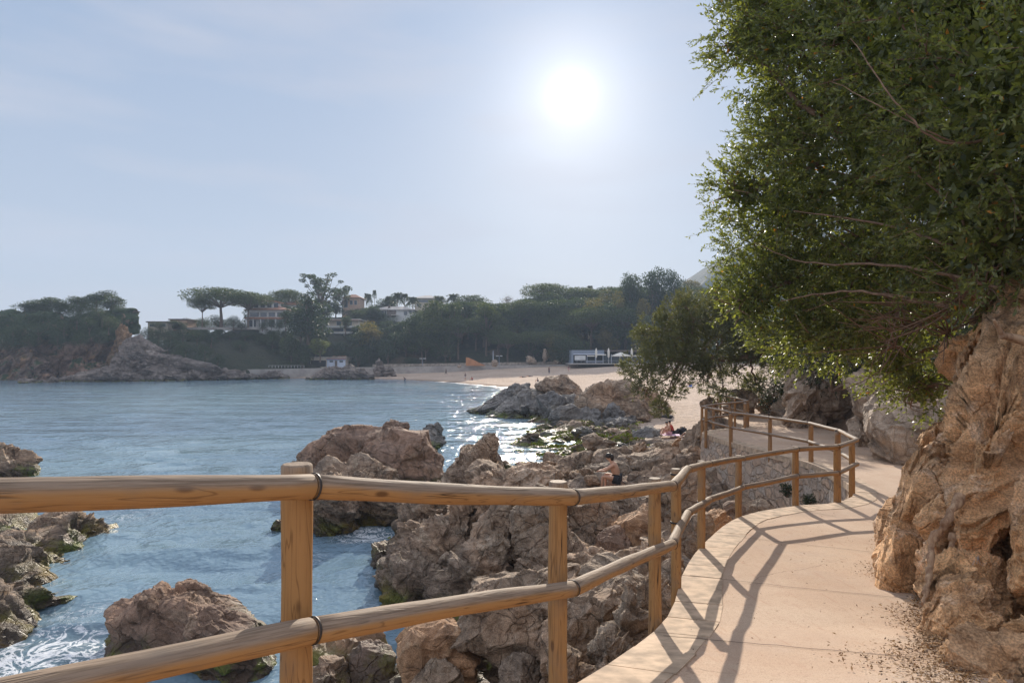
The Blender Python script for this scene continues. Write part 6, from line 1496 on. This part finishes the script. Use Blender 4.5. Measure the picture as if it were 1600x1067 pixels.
BLK = cloth('black_cloth', (.02, .02, .025)); RED = cloth('red_cloth', (.42, .06, .035)); NAVY = cloth('navy_cloth', (.03, .04, .08)); WHT = cloth('white_cloth', (.6, .6, .6)); PNK = cloth('pink_cloth', (.55, .30, .32)); GRN = cloth('green_cloth', (.04, .30, .14)); BLU = cloth('blue_towel', (.10, .22, .62)); LIL = cloth('lilac_towel', (.62, .42, .55)); DRK = cloth('dark_cloth', (.05, .05, .06))
# bathing woman seated on a rock
a = P(966, 768, 20.2)
person('person in a dark swimsuit perched on a rock facing left, hands on the knees', 'perch', (a[0], a[1], a[2]), R(72), SK, None, BLK, True, True)
# couple on the sand
Yc = 41.5; X = (1050 - 800) / F * Yc; z = gz(X, Yc) - .02
person('person in a red shirt sitting on the sand and leaning over a companion', 'sit', (X + .1, Yc + .25, z), R(88), SK, RED, BLK, False, True)
X2 = (1041 - 800) / F * Yc
person('bare skinned person with dark hair sitting in front of the one in red', 'sit', (X2 + .15, Yc - .25, z), R(100), SK, None, PNK, False, True)
def towel(name, label, mat, X, Y, z, w, l, rz, cat='towel'):
    xs_ = np.linspace(-w / 2, w / 2, 12); ys_ = np.linspace(-l / 2, l / 2, 20); XX, YY = np.meshgrid(xs_, ys_); p_ = np.stack([XX.ravel(), YY.ravel(), 0 * XX.ravel()], 1)
    Z = .02 + .02 * noise3(p_ * 4 + X, 3); g = Geo(); n = 12; i = np.arange(19)[:, None] * n; j = np.arange(11)[None]
    Q = np.stack([i + j, i + j + 1, i + n + j + 1, i + n + j], -1).reshape(-1, 4); T_ = p_.copy(); T_[:, 2] = Z; B_ = p_.copy(); B_[:, 2] = Z - .012
    g.add(T_, Q).add(B_, Q[:, ::-1]); o = g.obj(name, mat, smooth=True, loc=(X, Y, z)); o.rotation_euler.z = rz; return tag(o, label, cat)
towel('towel', 'lilac towel under the couple on the sand', LIL, X2 - .1, Yc - .2, z + .01, 1.0, 1.8, R(80))
def heap(name, label, mat, X, Y, z, s, seed, cat):
    g = Geo()
    for k in range(4):
        rs_ = np.random.RandomState(seed + k); V, T = blob((rs_.uniform(-.5, .5) * s[0], rs_.uniform(-.4, .4) * s[1], s[2] * .4), (s[0] * .55, s[1] * .55, s[2] * .6), seed + k, 4, rough=.22, planes=20, cut=(.85, 1.0)); g.add(V, T)
    return tag(g.obj(name, mat, smooth=True, loc=(X, Y, z)), label, cat)
heap('bag', 'black bag on the sand right of the person in red', BLK, (1066 - 800) / F * 42.5, 42.5, z, (.42, .3, .25), 3, 'bag')
Xh = (1041 - 800) / F * 52; heap('clothes_pile', 'dark heap of clothes on the sand at the tail of the largest boulder', DRK, Xh, 52, gz(Xh, 52), (.5, .3, .10), 13, 'clothes')
# sunbather
Ys = 31.0; Xs = (1083 - 800) / F * Ys; zs = max(gz(Xs, Ys), P(0, 708, Ys)[2]) 
person('sunbather in green shorts lying among the rocks below the platform corner', 'lie', (Xs + .1, Ys, zs + .02), R(96), SKD, None, GRN, False, True)
towel('towel', 'blue towel under the sunbather in green shorts', BLU, Xs + .4, Ys, zs + .0, .9, 1.7, R(92))
# far figures
def far(label, pose, px, pyb, Y, rz, **k):
    X = (px - 800) / F * Y; person(label, pose, (X, Y, gz(X, Y) - .02), R(rz), **k)
far('left one of the two standing figures on the open sand, in dark clothes', 'stand', 858, 588, 160, 180, top=BLK, bottom=NAVY, bare_legs=False)
far('right one of the two standing figures on the open sand, pale legs and dark top', 'stand', 888.5, 588, 160, 170, top=NAVY, bottom=PNK)
far('standing figure with long hair beside a seated one left of the two standing figures', 'stand', 727, 590, 150, 150, top=DRK, bottom=WHT, longhair=True)
far('figure sitting on the sand right next to the standing one with long hair', 'sit', 738, 590, 150, 120, top=RED, bottom=BLK)
far('lone dark figure walking just below the promenade wall', 'walk', 697, 577, 176, 90, top=BLK, bottom=BLK, bare_legs=False)
far('lone figure bending at the waterline at the left end of the beach', 'crouch', 633, 590, 160, 110, top=BLK, bottom=NAVY, bare_legs=False)
far('left one of the people lying on the sand above the ridged boulder', 'lie', 817, 589, 150, 80, top=DRK, bottom=BLK)
far('right one of the people lying on the sand above the ridged boulder', 'lie', 827, 588, 152, 95, top=NAVY, bottom=BLK)
far('figure sitting alone on the sand just above the ridged boulder', 'sit', 841, 595, 132, 90, top=BLK, bottom=DRK)
far('small figure seated on the steps in front of the restaurant', 'sit', 961, 569, 170, 180, top=RED, bottom=DRK)
far('figure in blue sitting under the leaning pine on the far sand', 'sit', 1079, 600, 92, 130, top=NAVY, bottom=BLU)
Xt = (1085 - 800) / F * 91; towel('towel', 'blue towel beside the figure in blue under the leaning pine', BLU, Xt, 91, gz(Xt, 91), 1.0, 2.0, R(80))

# ---------------------------------------------------------------- air
hz = Geo().box(-900, 900, -80, 1100, -10, 190)
m = bpy.data.materials.new('haze'); m.use_nodes = True; m.node_tree.nodes.clear()
ou = m.node_tree.nodes.new('ShaderNodeOutputMaterial'); pv = m.node_tree.nodes.new('ShaderNodeVolumePrincipled')
pv.inputs['Color'].default_value = (.62, .78, 1.0, 1); pv.inputs['Density'].default_value = .00045; pv.inputs['Anisotropy'].default_value = 0.1
m.node_tree.links.new(pv.outputs[0], ou.inputs['Volume'])
HZ = hz.obj('haze', m); tag(HZ, 'thin pale sea haze over the whole bay', 'haze', kind='stuff')

# ---------------------------------------------------------------- labels of look-alikes: say which one, by place, where words allow
from collections import defaultdict
bpy.context.view_layer.update()
LL = defaultdict(list)
for o in bpy.data.objects:
    if o.parent is None and o.get('label') and o.get('kind') != 'stuff': LL[o['label']].append(o)
ORD = ['first', 'second', 'third', 'fourth', 'fifth', 'sixth', 'seventh', 'eighth', 'ninth', 'tenth', 'eleventh', 'twelfth', 'thirteenth', 'fourteenth', 'fifteenth', 'sixteenth']
for lab_, os_ in LL.items():
    n = len(os_)
    if n < 2 or n > 16: continue
    os_.sort(key=lambda o: o.location.x / max(o.location.y, .1))
    for i, o in enumerate(os_):
        w = ('left one', 'right one')[i] if n == 2 else (('left one', 'middle one', 'right one')[i] if n == 3 else ORD[i] + ' from left')
        if len((lab_ + ' ' + w).replace(',', ' ').split()) <= 16: o['label'] = lab_ + ', ' + w
